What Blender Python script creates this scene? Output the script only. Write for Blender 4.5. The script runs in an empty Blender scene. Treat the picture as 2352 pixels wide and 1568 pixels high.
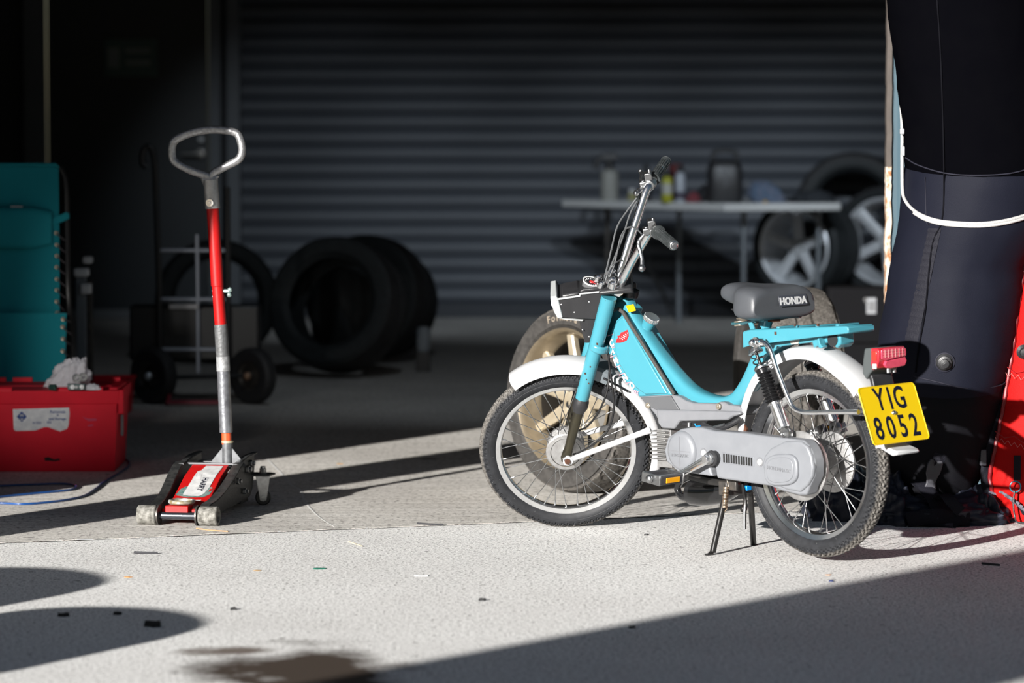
import bpy, math, random
from math import sin, cos, pi, radians, sqrt, atan2, tan
from mathutils import Vector as V, Matrix, Euler, noise
import numpy as np
random.seed(4)
SC = bpy.context.scene
COL = SC.collection

# ------------------------------------------------------------------ camera
FPX, CH, YH = 7587.3, 1.1938, 297.1            # focal length in px of the 2352 frame, camera height, horizon row
PITCH = math.atan((784 - YH) / FPX)
cd = bpy.data.cameras.new('camera'); cam = bpy.data.objects.new('camera', cd); COL.objects.link(cam)
cam.location = (0, 0, CH); cam.rotation_euler = (pi/2 - PITCH, 0, 0)
cd.sensor_width = 36; cd.lens = FPX / 2352 * 36; cd.clip_end = 200
cd.dof.use_dof = True; cd.dof.focus_distance = 9.6; cd.dof.aperture_fstop = 2.9
SC.camera = cam
# ------------------------------------------------------------------ sky, sun, exposure
SUN_AZ, SUN_EL = radians(58.5), radians(14.2)   # direction the light travels on plan, height of the sun
w = bpy.data.worlds.new('world'); SC.world = w; w.use_nodes = True
nt = w.node_tree; bg = nt.nodes['Background']
sky = nt.nodes.new('ShaderNodeTexSky'); sky.sky_type = 'NISHITA'; sky.sun_disc = False
sky.sun_elevation = radians(32); sky.sun_rotation = radians(205); sky.air_density = 1.2; sky.dust_density = 1.0
nt.links.new(sky.outputs[0], bg.inputs[0]); bg.inputs[1].default_value = 0.030
sd = bpy.data.lights.new('sun', 'SUN'); so = bpy.data.objects.new('sun', sd); COL.objects.link(so)
sd.energy = 11.7; sd.angle = radians(0.53); sd.color = (1, .97, .93)
dirv = V((cos(SUN_AZ)*cos(SUN_EL), sin(SUN_AZ)*cos(SUN_EL), -sin(SUN_EL)))
so.rotation_euler = dirv.to_track_quat('-Z', 'Y').to_euler(); so.location = (-8, -8, 6)
FILL_W, FILL_C, FILL_F = 450.0, 75.0, 60.0  # strengths of the added fill lamps for shutter, crate and floor
SC.view_settings.view_transform = 'Standard'; SC.view_settings.look = 'None'
SC.view_settings.exposure = 0; SC.view_settings.gamma = 1; SC.view_settings.use_curve_mapping = False

# ------------------------------------------------------------------ pixel -> place helpers
def ray(px, py):
    a = (px - 1176)/FPX; b = (py - 784)/FPX
    return V((a, cos(PITCH) - b*sin(PITCH), -b*cos(PITCH) - sin(PITCH)))
CAMP = V((0, 0, CH))
def G(px, py, z=0):
    d = ray(px, py); return CAMP + d*((z - CH)/d.z)
def W(px, py, Y):
    d = ray(px, py); return CAMP + d*(Y/d.y)
BO = V((.8445057, 9.0906540, .2718515))
BR = (Matrix.Rotation(2.28609413, 3, 'Z') @ Matrix.Rotation(.0195132, 3, 'Y') @ Matrix.Rotation(-.0213900, 3, 'X'))
RAKE, STEER, WB = .4545032, .8859214, 1.017556
BA = V((.9771244, 0, -.0197557))
BS = Matrix.Rotation(STEER, 3, V((-sin(RAKE), 0, cos(RAKE))))
BRT, BST = BR.transposed(), BS.transposed()
def B(px, py, y=0.):        # point of the moped's own frame on the plane y
    d = BRT @ ray(px, py); o = BRT @ (CAMP - BO); return o + d*((y - o.y)/d.y)
def F(px, py, y=0.):        # the same in the steered fork's frame
    d = BST @ (BRT @ ray(px, py)); o = BA + BST @ (BRT @ (CAMP - BO) - BA); return o + d*((y - o.y)/d.y)

# ------------------------------------------------------------------ materials
MATS = {}
def mat(name, col, rough=.5, metal=0., col2=None, nscale=20., namt=.5, bump=0., bscale=200., coat=0., spec=.5, trans=0., stretch=None, detail=4, emit=0):
    if name in MATS: return MATS[name]
    if metal < .5: col = tuple(c*.8 for c in col); col2 = tuple(c*.8 for c in col2) if col2 else None
    m = bpy.data.materials.new(name); m.use_nodes = True; n = m.node_tree; L = n.links
    b = n.nodes['Principled BSDF']
    b.inputs['Base Color'].default_value = (*col, 1); b.inputs['Roughness'].default_value = rough
    b.inputs['Metallic'].default_value = metal; b.inputs['Coat Weight'].default_value = coat
    b.inputs['Specular IOR Level'].default_value = spec; b.inputs['Transmission Weight'].default_value = trans
    tc = n.nodes.new('ShaderNodeTexCoord'); src = tc.outputs['Object']
    if stretch:
        mp = n.nodes.new('ShaderNodeMapping'); mp.inputs['Scale'].default_value = stretch
        L.new(src, mp.inputs['Vector']); src = mp.outputs[0]
    if col2:
        t = n.nodes.new('ShaderNodeTexNoise'); t.inputs['Scale'].default_value = nscale; t.inputs['Detail'].default_value = detail
        L.new(src, t.inputs['Vector'])
        r = n.nodes.new('ShaderNodeValToRGB'); r.color_ramp.elements[0].position = max(0, .5 - namt*.5 + 0.02); r.color_ramp.elements[1].position = min(1, .5 + namt*.5)
        r.color_ramp.elements[0].color = (*col2, 1); r.color_ramp.elements[1].color = (*col, 1)
        L.new(t.outputs[0], r.inputs[0]); L.new(r.outputs[0], b.inputs['Base Color'])
    if bump:
        t2 = n.nodes.new('ShaderNodeTexNoise'); t2.inputs['Scale'].default_value = bscale; t2.inputs['Detail'].default_value = 3
        L.new(src, t2.inputs['Vector'])
        bp = n.nodes.new('ShaderNodeBump'); bp.inputs['Strength'].default_value = bump; bp.inputs['Distance'].default_value = .002
        L.new(t2.outputs[0], bp.inputs['Height']); L.new(bp.outputs[0], b.inputs['Normal'])
    MATS[name] = m; return m
teal = mat('teal paint', (.062, .29, .365), .28, 0, (.054, .262, .33), 9, .8, coat=.35)
white = mat('white paint', (.62, .625, .64), .3, 0, (.56, .56, .565), 14, .7, coat=.3)
chrome = mat('chrome', (.95, .96, .97), .2, 1, (.8, .8, .8), 60, .6)
steel = mat('zinc steel', (.5, .51, .52), .32, 1, (.3, .3, .3), 90, .7, bump=.2)
alum = mat('cast aluminium', (.5, .5, .5), .42, .75, (.3, .29, .28), 60, .8, bump=.4, bscale=300)
darksteel = mat('dark oily metal', (.035, .035, .036), .42, .5, (.09, .08, .07), 40, .5, bump=.4)
rubber = mat('tyre rubber', (.032, .033, .036), .55, 0, (.022, .022, .024), 50, .7, bump=.2, bscale=400)
dusty = mat('dusty tread rubber', (.13, .122, .112), .8, 0, (.03, .03, .03), 130, .5, bump=.5, bscale=500)
blackpl = mat('black plastic', (.018, .018, .02), .38, 0, (.03, .03, .032), 30, .7, bump=.25, bscale=600)
blackpaint = mat('black paint', (.01, .01, .011), .3, .0, (.02, .018, .016), 60, .7)
greypl = mat('grey plastic cover', (.22, .225, .24), .45, 0, (.18, .185, .20), 35, .8, bump=.15, bscale=700)
greycast = mat('grey painted casing', (.25, .26, .28), .42, .1, (.21, .22, .24), 30, .8, bump=.15, bscale=600)
vinyl = mat('grey seat vinyl', (.075, .08, .088), .42, 0, (.065, .07, .08), 25, .8, bump=.25, bscale=500)
slotm = mat('vent black', (.006, .006, .006), .8)
orange = mat('amber reflector', (.75, .33, .0), .25, coat=.5)
redlens = mat('red lens', (.55, .025, .04), .18, coat=.6, col2=(.45, .02, .03), nscale=60)
pinklens = mat('sunlit pink lens', (.72, .08, .14), .2, coat=.6, col2=(.6, .05, .1), nscale=90)
yplate = mat('yellow reflective plate', (.78, .53, .0), .4, coat=.2)
ink = mat('navy black ink', (.006, .007, .018), .4)
letterw = mat('white lettering', (.62, .62, .62), .5)
pink = mat('pale pink sticker', (.55, .32, .38), .5)
redstk = mat('red sticker', (.42, .02, .025), .45)
ystk = mat('amber warning sticker', (.65, .36, .0), .45)
rustm = mat('rust', (.12, .035, .012), .85, 0, (.05, .02, .01), 80)
lensgl = mat('clear lens', (.5, .52, .52), .12, 0, coat=.6)
redpaint = mat('red enamel', (.50, .008, .008), .4, 0, (.40, .006, .006), 35, .7, coat=.1, bump=.1, spec=.3)
gold = mat('bronze alloy', (.52, .455, .35), .34, .5, (.30, .25, .17), 22, .7, bump=.3, bscale=160)
silverw = mat('silver alloy', (.85, .87, .9), .4, .25, (.75, .77, .8), 20)
tape = mat('grey tape wrap', (.16, .165, .17), .5, .1, (.08, .08, .08), 60, .7, bump=.8, bscale=120)

# ------------------------------------------------------------------ mesh builder
def sup(t, e):
    c, s = cos(t), sin(t)
    return (abs(c)**(2/e)*(1 if c >= 0 else -1), abs(s)**(2/e)*(1 if s >= 0 else -1))
class MB:
    def __init__(s): s.v = []; s.f = []
    def add(s, vs, fs):
        k = len(s.v); s.v += [tuple(x) for x in vs]; s.f += [tuple(i + k for i in f) for f in fs]; return s
    def box(s, c, sz, rot=None, taper=None):
        c = V(c); h = V(sz)/2; vs = []
        for z in (-1, 1):
            for y in (-1, 1):
                for x in (-1, 1):
                    p = V((x*h.x, y*h.y, z*h.z))
                    if taper and z > 0: p.x *= taper[0]; p.y *= taper[1]
                    if rot is not None: p = rot @ p
                    vs.append(c + p)
        return s.add(vs, [(0,2,3,1),(4,5,7,6),(0,1,5,4),(2,6,7,3),(0,4,6,2),(1,3,7,5)])
    def slab(s, pts, y0, y1, fr=None):
        # outline (x,z) pairs extruded along y (or through frame fr: function (a,b,c)->point)
        n = len(pts); fr = fr or (lambda a, b, c: (a, c, b))
        vs = [fr(p[0], p[1], y0) for p in pts] + [fr(p[0], p[1], y1) for p in pts]
        area = sum(pts[i][0]*pts[(i+1) % n][1] - pts[(i+1) % n][0]*pts[i][1] for i in range(n))
        fs = [tuple(range(n)), tuple(range(2*n - 1, n - 1, -1))] + [(i, i + n, (i+1) % n + n, (i+1) % n) for i in range(n)]
        if (area < 0): fs = [tuple(reversed(f)) for f in fs]
        return s.add(vs, fs)
    def ring(s, rings, closed=True, caps=True, loop=False):
        n = len(rings[0]); k = len(rings); vs = [p for r in rings for p in r]; fs = []
        for i in range(k if loop else k - 1):
            a = i*n; b = ((i+1) % k)*n
            for j in range(n if closed else n - 1):
                j2 = (j+1) % n; fs.append((a + j, a + j2, b + j2, b + j))
        if caps and not loop and closed: fs += [tuple(range(n - 1, -1, -1)), tuple((k-1)*n + j for j in range(n))]
        return s.add(vs, fs)
    def sweep(s, path, rad, n=10, side=None, e=2., loop=False, caps=True, twist=0):
        path = [V(p) for p in path]; k = len(path); rings = []; pn = None
        for i, p in enumerate(path):
            if loop: t = path[(i+1) % k] - path[i-1]
            else: t = path[min(i+1, k-1)] - path[max(i-1, 0)]
            t.normalize()
            if side is not None:
                a = V(side); a = (a - t*a.dot(t)).normalized()
            else:
                if pn is None: pn = V((0, 0, 1)) if abs(t.z) < .9 else V((1, 0, 0))
                a = (pn - t*pn.dot(t)).normalized(); pn = a
            b = t.cross(a)
            r = rad[i] if isinstance(rad, (list, tuple)) and not (isinstance(rad, tuple) and len(rad) == 2 and k != 2 or isinstance(rad, tuple)) else rad
            ra, rb = r if isinstance(r, tuple) else (r, r)
            rg = []
            for j in range(n):
                c, q = sup(2*pi*j/n + twist, e); rg.append(p + a*(c*ra) + b*(q*rb))
            rings.append(rg)
        return s.ring(rings, caps=caps, loop=loop)
    def cyl(s, p0, p1, r0, r1=None, n=16, caps=True):
        r1 = r0 if r1 is None else r1
        return s.sweep([p0, p1], [r0, r1], n, caps=caps)
    def lathe(s, prof, c=(0,0,0), axis=(0,1,0), n=48, closedprof=False, a0=0, a1=2*pi):
        ax = V(axis).normalized(); u = ax.orthogonal().normalized(); w_ = ax.cross(u); c = V(c); full = abs(a1 - a0 - 2*pi) < 1e-6
        rings = []
        for i in range(n if full else n + 1):
            t = a0 + (a1 - a0)*i/n; d = u*cos(t) + w_*sin(t)
            rings.append([c + d*r + ax*h for r, h in prof])
        k = len(prof)
        return s.ring(rings, closed=closedprof, caps=closedprof, loop=full)
    def ball(s, c, r, n=12, m=8):
        r = V(r) if not isinstance(r, (int, float)) else V((r, r, r)); c = V(c)
        rings = [[c + V((r.x*sin(a)*cos(2*pi*j/n), r.y*sin(a)*sin(2*pi*j/n), -r.z*cos(a))) for j in range(n)] for a in [pi*(i+.5)/m for i in range(m)]]
        return s.ring(rings)
    def build(s, name, m, parent=None, bevel=0, smooth=35, mw=None, seg=2, sub=0, solid=0, base=None):
        me = bpy.data.meshes.new(name); me.from_pydata(s.v, [], s.f); me.update()
        import bmesh
        bm = bmesh.new(); bm.from_mesh(me); bmesh.ops.recalc_face_normals(bm, faces=bm.faces); bm.to_mesh(me); bm.free()
        me.materials.append(m)
        if smooth:
            me.polygons.foreach_set('use_smooth', [True]*len(me.polygons)); me.set_sharp_from_angle(angle=radians(smooth))
        o = bpy.data.objects.new(name, me); COL.objects.link(o)
        if parent is not None: o.parent = parent
        if mw is not None: o.matrix_local = mw
        if solid:
            q = o.modifiers.new('solid', 'SOLIDIFY'); q.thickness = solid; q.offset = 0
        if bevel:
            q = o.modifiers.new('bevel', 'BEVEL'); q.width = bevel; q.segments = seg; q.limit_method = 'ANGLE'; q.angle_limit = radians(38)
            q.harden_normals = False
        if sub:
            q = o.modifiers.new('sub', 'SUBSURF'); q.levels = sub; q.render_levels = sub
        return o
def thing(name, label, cat, loc=(0,0,0), rotz=0, group=None, mw=None):
    o = bpy.data.objects.new(name, None); COL.objects.link(o)
    if mw is not None: o.matrix_world = mw
    else: o.location = loc; o.rotation_euler = (0, 0, rotz)
    o['label'] = label; o['category'] = cat; o.empty_display_size = .1
    if group: o['group'] = group
    return o
def tag(o, label, cat, group=None):
    o['label'] = label; o['category'] = cat
    if group: o['group'] = group
    return o
def struct(o, label=None):
    o['kind'] = 'structure'
    if label: o['label'] = label
    return o
def copy_tree(o, parent=None):
    c = o.copy(); COL.objects.link(c)
    if parent is not None: c.parent = parent
    for ch in list(o.children): copy_tree(ch, c)
    return c
def smoothpath(pts, n=6, loop=False):
    pts = [V(p) for p in pts]; out = []; k = len(pts)
    rng = range(k if loop else k - 1)
    for i in rng:
        p1, p2 = pts[i], pts[(i+1) % k]
        p0 = pts[i-1] if (i > 0 or loop) else p1*2 - p2
        p3 = pts[(i+2) % k] if (i + 2 < k or loop) else p2*2 - p1
        for j in range(n):
            t = j/n
            out.append(.5*((2*p1) + (p2 - p0)*t + (2*p0 - 5*p1 + 4*p2 - p3)*t*t + (3*p1 - p0 - 3*p2 + p3)*t**3))
    if not loop: out.append(pts[-1])
    return out
FONT = None
def text(s_, size, m, parent, mw, name='lettering', ext=.0006, bold=0., align='CENTER', sx=1., space=1.):
    c = bpy.data.curves.new(name, 'FONT'); c.body = s_; c.size = size; c.extrude = ext; c.offset = bold; c.resolution_u = 3
    c.align_x = align; c.align_y = 'CENTER'; c.space_character = space
    o = bpy.data.objects.new('t', c); COL.objects.link(o)
    dg = bpy.context.evaluated_depsgraph_get(); me = bpy.data.meshes.new_from_object(o.evaluated_get(dg)); bpy.data.objects.remove(o)
    me.materials.clear(); me.materials.append(m); me.name = name
    q = bpy.data.objects.new(name, me); COL.objects.link(q); q.parent = parent
    q.matrix_local = mw @ Matrix.Diagonal((sx, 1, 1, 1))
    return q
def frame(o, x, y, z=None):
    x = V(x).normalized(); y = V(y); z = x.cross(y).normalized(); y = z.cross(x)
    m = Matrix((x, y, z)).transposed().to_4x4(); m.translation = V(o); return m
def T(v): return Matrix.Translation(V(v))
def bez2(pts, fn, y, n=1): return [fn(a, b, y) for a, b in pts]
def xz(pts, fn, y):
    r = []
    for a, b in pts:
        q = fn(a, b, y); r.append((q.x, q.z))
    return r

# ================================================================== SETTING
def seamY(x): return 9.498 + .34*(x + 1.481)
def concrete(name, base, dark, speck, fine, stain=None, streak=False, rough=.85):
    m = bpy.data.materials.new(name); m.use_nodes = True; n = m.node_tree; L = n.links; N = n.nodes.new
    b = n.nodes['Principled BSDF']; b.inputs['Roughness'].default_value = rough; b.inputs['Specular IOR Level'].default_value = .3
    tc = N('ShaderNodeTexCoord'); src = tc.outputs['Object']
    def noi(sc, det=4, st=None, rg=.55):
        q = N('ShaderNodeTexNoise'); q.inputs['Scale'].default_value = sc; q.inputs['Detail'].default_value = det; q.inputs['Roughness'].default_value = rg
        if st:
            mp = N('ShaderNodeMapping'); mp.inputs['Scale'].default_value = st; L.new(src, mp.inputs[0]); L.new(mp.outputs[0], q.inputs['Vector'])
        else: L.new(src, q.inputs['Vector'])
        return q.outputs[0]
    def ramp(x, p0, p1, c0, c1):
        r = N('ShaderNodeValToRGB'); r.color_ramp.elements[0].position = p0; r.color_ramp.elements[1].position = p1
        r.color_ramp.elements[0].color = (*c0, 1); r.color_ramp.elements[1].color = (*c1, 1); L.new(x, r.inputs[0]); return r.outputs[0]
    def mix(fac, a, c, mode='MIX'):
        q = N('ShaderNodeMix'); q.data_type = 'RGBA'; q.blend_type = mode
        if isinstance(fac, float): q.inputs[0].default_value = fac
        else: L.new(fac, q.inputs[0])
        L.new(a, q.inputs[6]); 
        if isinstance(c, tuple): q.inputs[7].default_value = (*c, 1)
        else: L.new(c, q.inputs[7])
        return q.outputs[2]
    c = ramp(noi(1.6, 5), .3, .7, dark, base)
    c = mix(.62, c, ramp(noi(fine, 6, (1, 1.0, 1) if not streak else (.45, 2.4, 1), .8), .41, .53, (.14, .135, .13), (1.0, 1.0, 1.0)), 'MULTIPLY')
    sp = ramp(noi(speck, 3, None, .75), .38, .45, (.22, .21, .2), (1, 1, 1)); c = mix(.85, c, sp, 'MULTIPLY')
    sp2 = ramp(noi(speck*.38, 2, (1, 1, 1)), .27, .31, (.12, .11, .1), (1, 1, 1)); c = mix(.9, c, sp2, 'MULTIPLY')
    if streak:
        st = ramp(noi(9, 6, (.25, 4, 1), .7), .4, .65, (.55, .53, .5), (1, 1, 1)); c = mix(.6, c, st, 'MULTIPLY')
        # floor darkens gradually deeper into the garage
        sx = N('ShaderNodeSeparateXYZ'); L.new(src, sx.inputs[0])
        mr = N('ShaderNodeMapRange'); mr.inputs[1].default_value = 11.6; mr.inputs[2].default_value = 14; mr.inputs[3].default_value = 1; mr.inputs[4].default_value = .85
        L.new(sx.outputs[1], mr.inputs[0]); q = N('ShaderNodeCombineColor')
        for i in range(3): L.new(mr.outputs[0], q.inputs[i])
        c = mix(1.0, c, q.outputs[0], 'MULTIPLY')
    if stain:
        for (sx_, sy_, rx, ry, dk) in stain:
            mp = N('ShaderNodeMapping'); mp.inputs['Location'].default_value = (-sx_/rx, -sy_/ry, 0); mp.inputs['Scale'].default_value = (1/rx, 1/ry, 0); L.new(src, mp.inputs[0])
            ln = N('ShaderNodeVectorMath'); ln.operation = 'LENGTH'; L.new(mp.outputs[0], ln.inputs[0])
            ad = N('ShaderNodeMath'); ad.operation = 'MULTIPLY_ADD'; L.new(noi(5, 4), ad.inputs[0]); ad.inputs[1].default_value = 1.6; L.new(ln.outputs['Value'], ad.inputs[2])
            c = mix(1.0, c, ramp(ad.outputs[0], .95, 1.0, dk, (1, 1, 1)) if False else c, 'MIX') if False else c
            rr = N('ShaderNodeMapRange'); rr.inputs[1].default_value = 1.3; rr.inputs[2].default_value = 1.75; rr.inputs[3].default_value = 1; rr.inputs[4].default_value = 0
            L.new(ad.outputs[0], rr.inputs[0]); c = mix(rr.outputs[0], c, dk)
    L.new(c, b.inputs['Base Color'])
    bp = N('ShaderNodeBump'); bp.inputs['Strength'].default_value = .8; bp.inputs['Distance'].default_value = .0035
    L.new(noi(fine*.8, 6, None, .75), bp.inputs['Height']); L.new(bp.outputs[0], b.inputs['Normal'])
    return m
m_apron = concrete('exposed aggregate concrete', (1.0, .99, .965), (.88, .865, .84), 90, 150,
                   [(-.46, 7.24, .27, .42, (.045, .03, .02)), (-.64, 7.52, .16, .09, (.16, .13, .11))])
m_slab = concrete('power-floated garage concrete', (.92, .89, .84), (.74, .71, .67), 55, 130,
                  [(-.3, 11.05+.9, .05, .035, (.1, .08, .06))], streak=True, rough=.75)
X0, X1 = -9., 12.
def seam_edge(off, seed, amp):
    p = []; x = X0
    while x < X1 - .02:
        p.append((x, seamY(x) + off + amp*noise.noise(V((x*4, seed, 0))) + amp*.7*noise.noise(V((x*25, seed, 1))))); x += .02 if -2.2 < x < 2.2 else .4
    p.append((X1, seamY(X1) + off)); return p
def ground_slab(edge, yfar, nm_, m_, flip):
    vs, fs = [], []; n_ = len(edge)
    for x, y in edge: vs += [(x, y, 0), (x, yfar, 0), (x, y, -.1)]
    for i in range(n_ - 1):
        a, b = 3*i, 3*i + 3; fs += [(a, b, b + 1, a + 1), (a, a + 2, b + 2, b)]
    return MB().add(vs, fs).build(nm_, m_, smooth=0)
ap = ground_slab(seam_edge(-.013, 1, .007), -7, 'ground', m_apron, False); struct(ap)
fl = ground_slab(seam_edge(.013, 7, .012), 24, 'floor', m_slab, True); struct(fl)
sb = MB().box((1.5, 9, -.0412), (21, 34, .08)).build('trim_1', mat('joint earth', (.02, .018, .016), .95, spec=.05), smooth=0); struct(sb)
BY = 21.0
def bx(px): return (px - 1176)*BY/FPX
wallm = mat('dark painted block', (.028, .03, .034), .7, 0, (.02, .022, .025), 3, .8, bump=.3, bscale=40)
wlight = mat('interior blockwork', (.10, .10, .105), .8, 0, (.08, .08, .08), 2, .8, bump=.3, bscale=40)
framem = mat('grey steel door frame', (.13, .145, .16), .5, .0, (.11, .12, .135), 4)
shutm = mat('roller shutter steel', (.095, .105, .125), .55, .0, (.08, .088, .103), 2.5, .9, stretch=(1, 1, 8))
doorm = mat('dark green-black door paint', (.014, .02, .026), .4, 0, (.011, .016, .02), 3)
# back wall in pieces around the shutter opening
wb = MB().box((-3.9, BY + .25, 1.7), (1.7, .3, 3.4)).box((-2.45, BY + .30, 2.85), (1.4, .3, 1.1)).box((3.05, BY + .25, 1.7), (1.3, .3, 3.4)).box((.35, BY + .28, 3.05), (4.3, .3, .7)).build('wall_back', wallm, smooth=0); struct(wb)
wl = MB().box((-4.4, 15.85, 1.7), (.3, 10.9, 3.4)).build('wall_left', wlight, smooth=0); struct(wl)
wr = MB().box((3.55, 16.0, 1.7), (.3, 10.6, 3.4)).build('wall_right', wlight, smooth=0); struct(wr)
ce = MB().box((-.5, 16.0, 3.5), (8.8, 11.9, .2)).build('ceiling', mat('ceiling', (.07, .07, .075), .85), smooth=0); struct(ce)
# door_1: roller shutter, one slat = one part
sh = bpy.data.objects.new('door_1', None); COL.objects.link(sh); sh.location = (0, BY, 0); struct(sh, 'grey steel roller shutter at the back of the garage')
sx0, sx1 = bx(556), bx(2140); PS = .1
prof = [(0, .0), (-.004, .006), (-.018, .016), (-.024, .035), (-.024, .062), (-.018, .082), (-.004, .094), (0, .1), (.008, .1), (.008, 0)]
sl = MB(); sl.ring([[(sx0, y, z) for y, z in prof], [(sx1, y, z) for y, z in prof]])
s0 = sl.build('slat', shutm, sh, smooth=50); s0.location = (0, 0, .09)
for i in range(1, 26):
    c = s0.copy(); COL.objects.link(c); c.parent = sh; c.location = (0, 0, .09 + PS*i)
MB().box(((sx0+sx1)/2, -.01, .045), (sx1 - sx0, .05, .09)).build('bottom_rail', mat('shutter rail dark', (.012, .016, .024), .5), sh)
# door_2: personnel door with handle, frame posts
d2 = bpy.data.objects.new('door_2', None); COL.objects.link(d2); d2.location = (0, BY, 0); struct(d2, 'dark personnel door left of the roller shutter')
MB().box(((bx(110)+bx(478))/2, .06, 1.13), (bx(478) - bx(110), .05, 2.26)).build('door_leaf', doorm, d2, bevel=.004)
hp = W(462, 352, BY - .0)
MB().cyl((hp.x, .04, hp.z), (hp.x, -.03, hp.z), .026, n=20).cyl((hp.x, -.03, hp.z), (hp.x, -.06, hp.z), .010).sweep([(hp.x + .008, -.06, hp.z), (hp.x - .04, -.062, hp.z), (hp.x - .12, -.06, hp.z)], .0105, 10).build('handle', chrome, d2)
MB().cyl((hp.x, .04, hp.z + .09), (hp.x, -.0, hp.z + .09), .016, n=16).build('lock', steel, d2)
for i, (a, b_, z1) in enumerate([(62, 108, 3.0), (484, 512, 3.0), (524, 556, 3.0)]):
    o = MB().box(((bx(a)+bx(b_))/2, BY - .03, z1/2), (bx(b_) - bx(a), .14, z1)).build('trim_%d' % (i + 2), framem, bevel=.006); struct(o)
o = MB().box(((bx(512)+bx(524))/2, BY + .03, 1.5), (bx(524) - bx(512), .1, 3.0)).build('trim_5', mat('door seal', (.01, .01, .012), .7)); struct(o)
o = MB().box((bx(30), BY + .02, 1.5), (bx(56) - bx(0), .1, 3.)).build('trim_6', mat('pale wall strip', (.035, .037, .04), .7)); struct(o)
# threshold kerb at the door foot
o = MB().box((bx(300), BY - .08, .03), (bx(480) - bx(120), .12, .06)).build('trim_7', mat('threshold', (.16, .17, .18), .6), bevel=.005); struct(o)
# sign on the door
sg = thing('wall_sign', 'small green and white sign high on the dark door', 'sign', (0, BY + .03, 0))
a = W(240, 175, BY); b_ = W(360, 90, BY)
MB().box(((a.x+b_.x)/2, 0, (a.z+b_.z)/2), (b_.x - a.x, .008, b_.z - a.z)).build('backing', mat('sign green', (.05, .10, .085), .4), sg, bevel=.002)
MB().box((a.x + .055, -.006, (a.z+b_.z)/2), (.075, .004, .13)).build('pictogram_panel', mat('sign white', (.2, .22, .22), .4), sg)
MB().box((a.x + .21, -.006, (a.z+b_.z)/2 + .045), (.16, .004, .03)).box((a.x + .21, -.006, (a.z+b_.z)/2 - .03), (.16, .004, .035)).build('text_band', MATS['sign white'], sg)

# front facade: left return (out of frame, throws the big shade) and right corrugated jamb
FYR = 10.95
fx = -1.661 - (10.663 - 10.2)/tan(SUN_AZ)
fw = MB().box(((fx - 6.1)/2, 10.25, 1.7), (fx + 6.1, .1, 3.4)).build('wall_front', wlight, smooth=0); struct(fw)
fw2 = MB().box((-4.35, 10.6, 1.7), (.2, .6, 3.4)).build('trim_8', wlight, smooth=0); struct(fw2)
corr = mat('pale blue corrugated cladding', (.070, .12, .15), .5, .0, (.055, .095, .12), 6, .8, stretch=(1, 1, .3))
fr_ = MB(); xs = W(2043, 300, FYR).x
pts = []; x = xs + .004; k = 0
while x < xs + 2.3:
    d = .012 if k % 2 else 0
    pts += [(x, -d), (x + .022, -d)]; x += .03; k += 1
out = pts + [(pts[-1][0], .06), (pts[0][0], .06)]
fr_.slab(out, 0, 3.4, fr=lambda a, b, c: (a, FYR + b, c))
o = fr_.build('wall_front_right', corr, smooth=0); struct(o); 
rjl = mat('flaking white paint over rust', (.62, .58, .5), .75, 0, (.28, .11, .03), 60, .25, bump=.9, bscale=120, stretch=(1, 1, .6))
rju = mat('brown bare jamb edge', (.075, .06, .05), .75, 0, (.05, .04, .034), 25, .6, bump=.5, bscale=80)
def jamb(z0, z1, m_, amp, nm_):
    ed = MB(); rg = []
    for i in range(90):
        z = z0 + (z1 - z0)*i/89; jx = amp*(.006*noise.noise(V((z*14, 0, 3))) + .003*noise.noise(V((z*60, 1, 3))))
        rg.append([(xs - .010 + jx, FYR - .003, z), (xs + .006 + jx, FYR - .012, z), (xs + .006, FYR + .04, z), (xs - .010 + jx, FYR + .04, z)])
    ed.ring(rg); o = ed.build(nm_, m_, smooth=0); struct(o)
jamb(0, 1.07, rjl, 1., 'trim_9'); jamb(1.07, 3.4, rju, .3, 'trim_12')
o = MB().box((xs + .12, FYR + .35, 1.7), (.05, .36, 3.4)).build('trim_10', mat('jamb return', (.16, .14, .12), .8), smooth=0); struct(o)
o = MB().box((-.5, 10.75, 3.05), (8, .3, .7)).build('trim_11', wlight, smooth=0); struct(o)

# ================================================================== TYRES
def moped_tyre(seed=0):
    # torus tyre about the y axis, zigzag herringbone blocks on the crown
    n, m = 880, 30; R0, r = .229, .0285; NB = 84
    th = np.arange(n)/n*2*pi; ph = np.linspace(-2.35, 2.35, m)
    vs = np.zeros((n, m, 3))
    for j, p in enumerate(ph):
        a = abs(p); disp = np.zeros(n)
        if a < 1.28:
            u = p/1.28*3.0                    # 6 half-columns
            zig = abs((u % 2) - 1)            # zigzag along the width
            q = (th/(2*pi)*NB + zig*.95) % 1
            disp = np.where(q < .36, -.0034, 0.) + (0.0012)
            if abs(abs(u) - 1.0) < .12: disp = disp - .0016
        elif a < 1.45: disp = disp + .0009
        rr = r + disp
        vs[:, j, 0] = (R0 + rr*cos(p))*np.cos(th); vs[:, j, 2] = (R0 + rr*cos(p))*np.sin(th); vs[:, j, 1] = rr*sin(p)*1.03
    V_ = [tuple(x) for x in vs.reshape(-1, 3)]; Fs = []
    for i in range(n):
        a, b = i*m, ((i+1) % n)*m
        Fs += [(a + j, b + j, b + j + 1, a + j + 1) for j in range(m - 1)]
    return V_, Fs
_tv, _tf = moped_tyre()
tyrem = None
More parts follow.
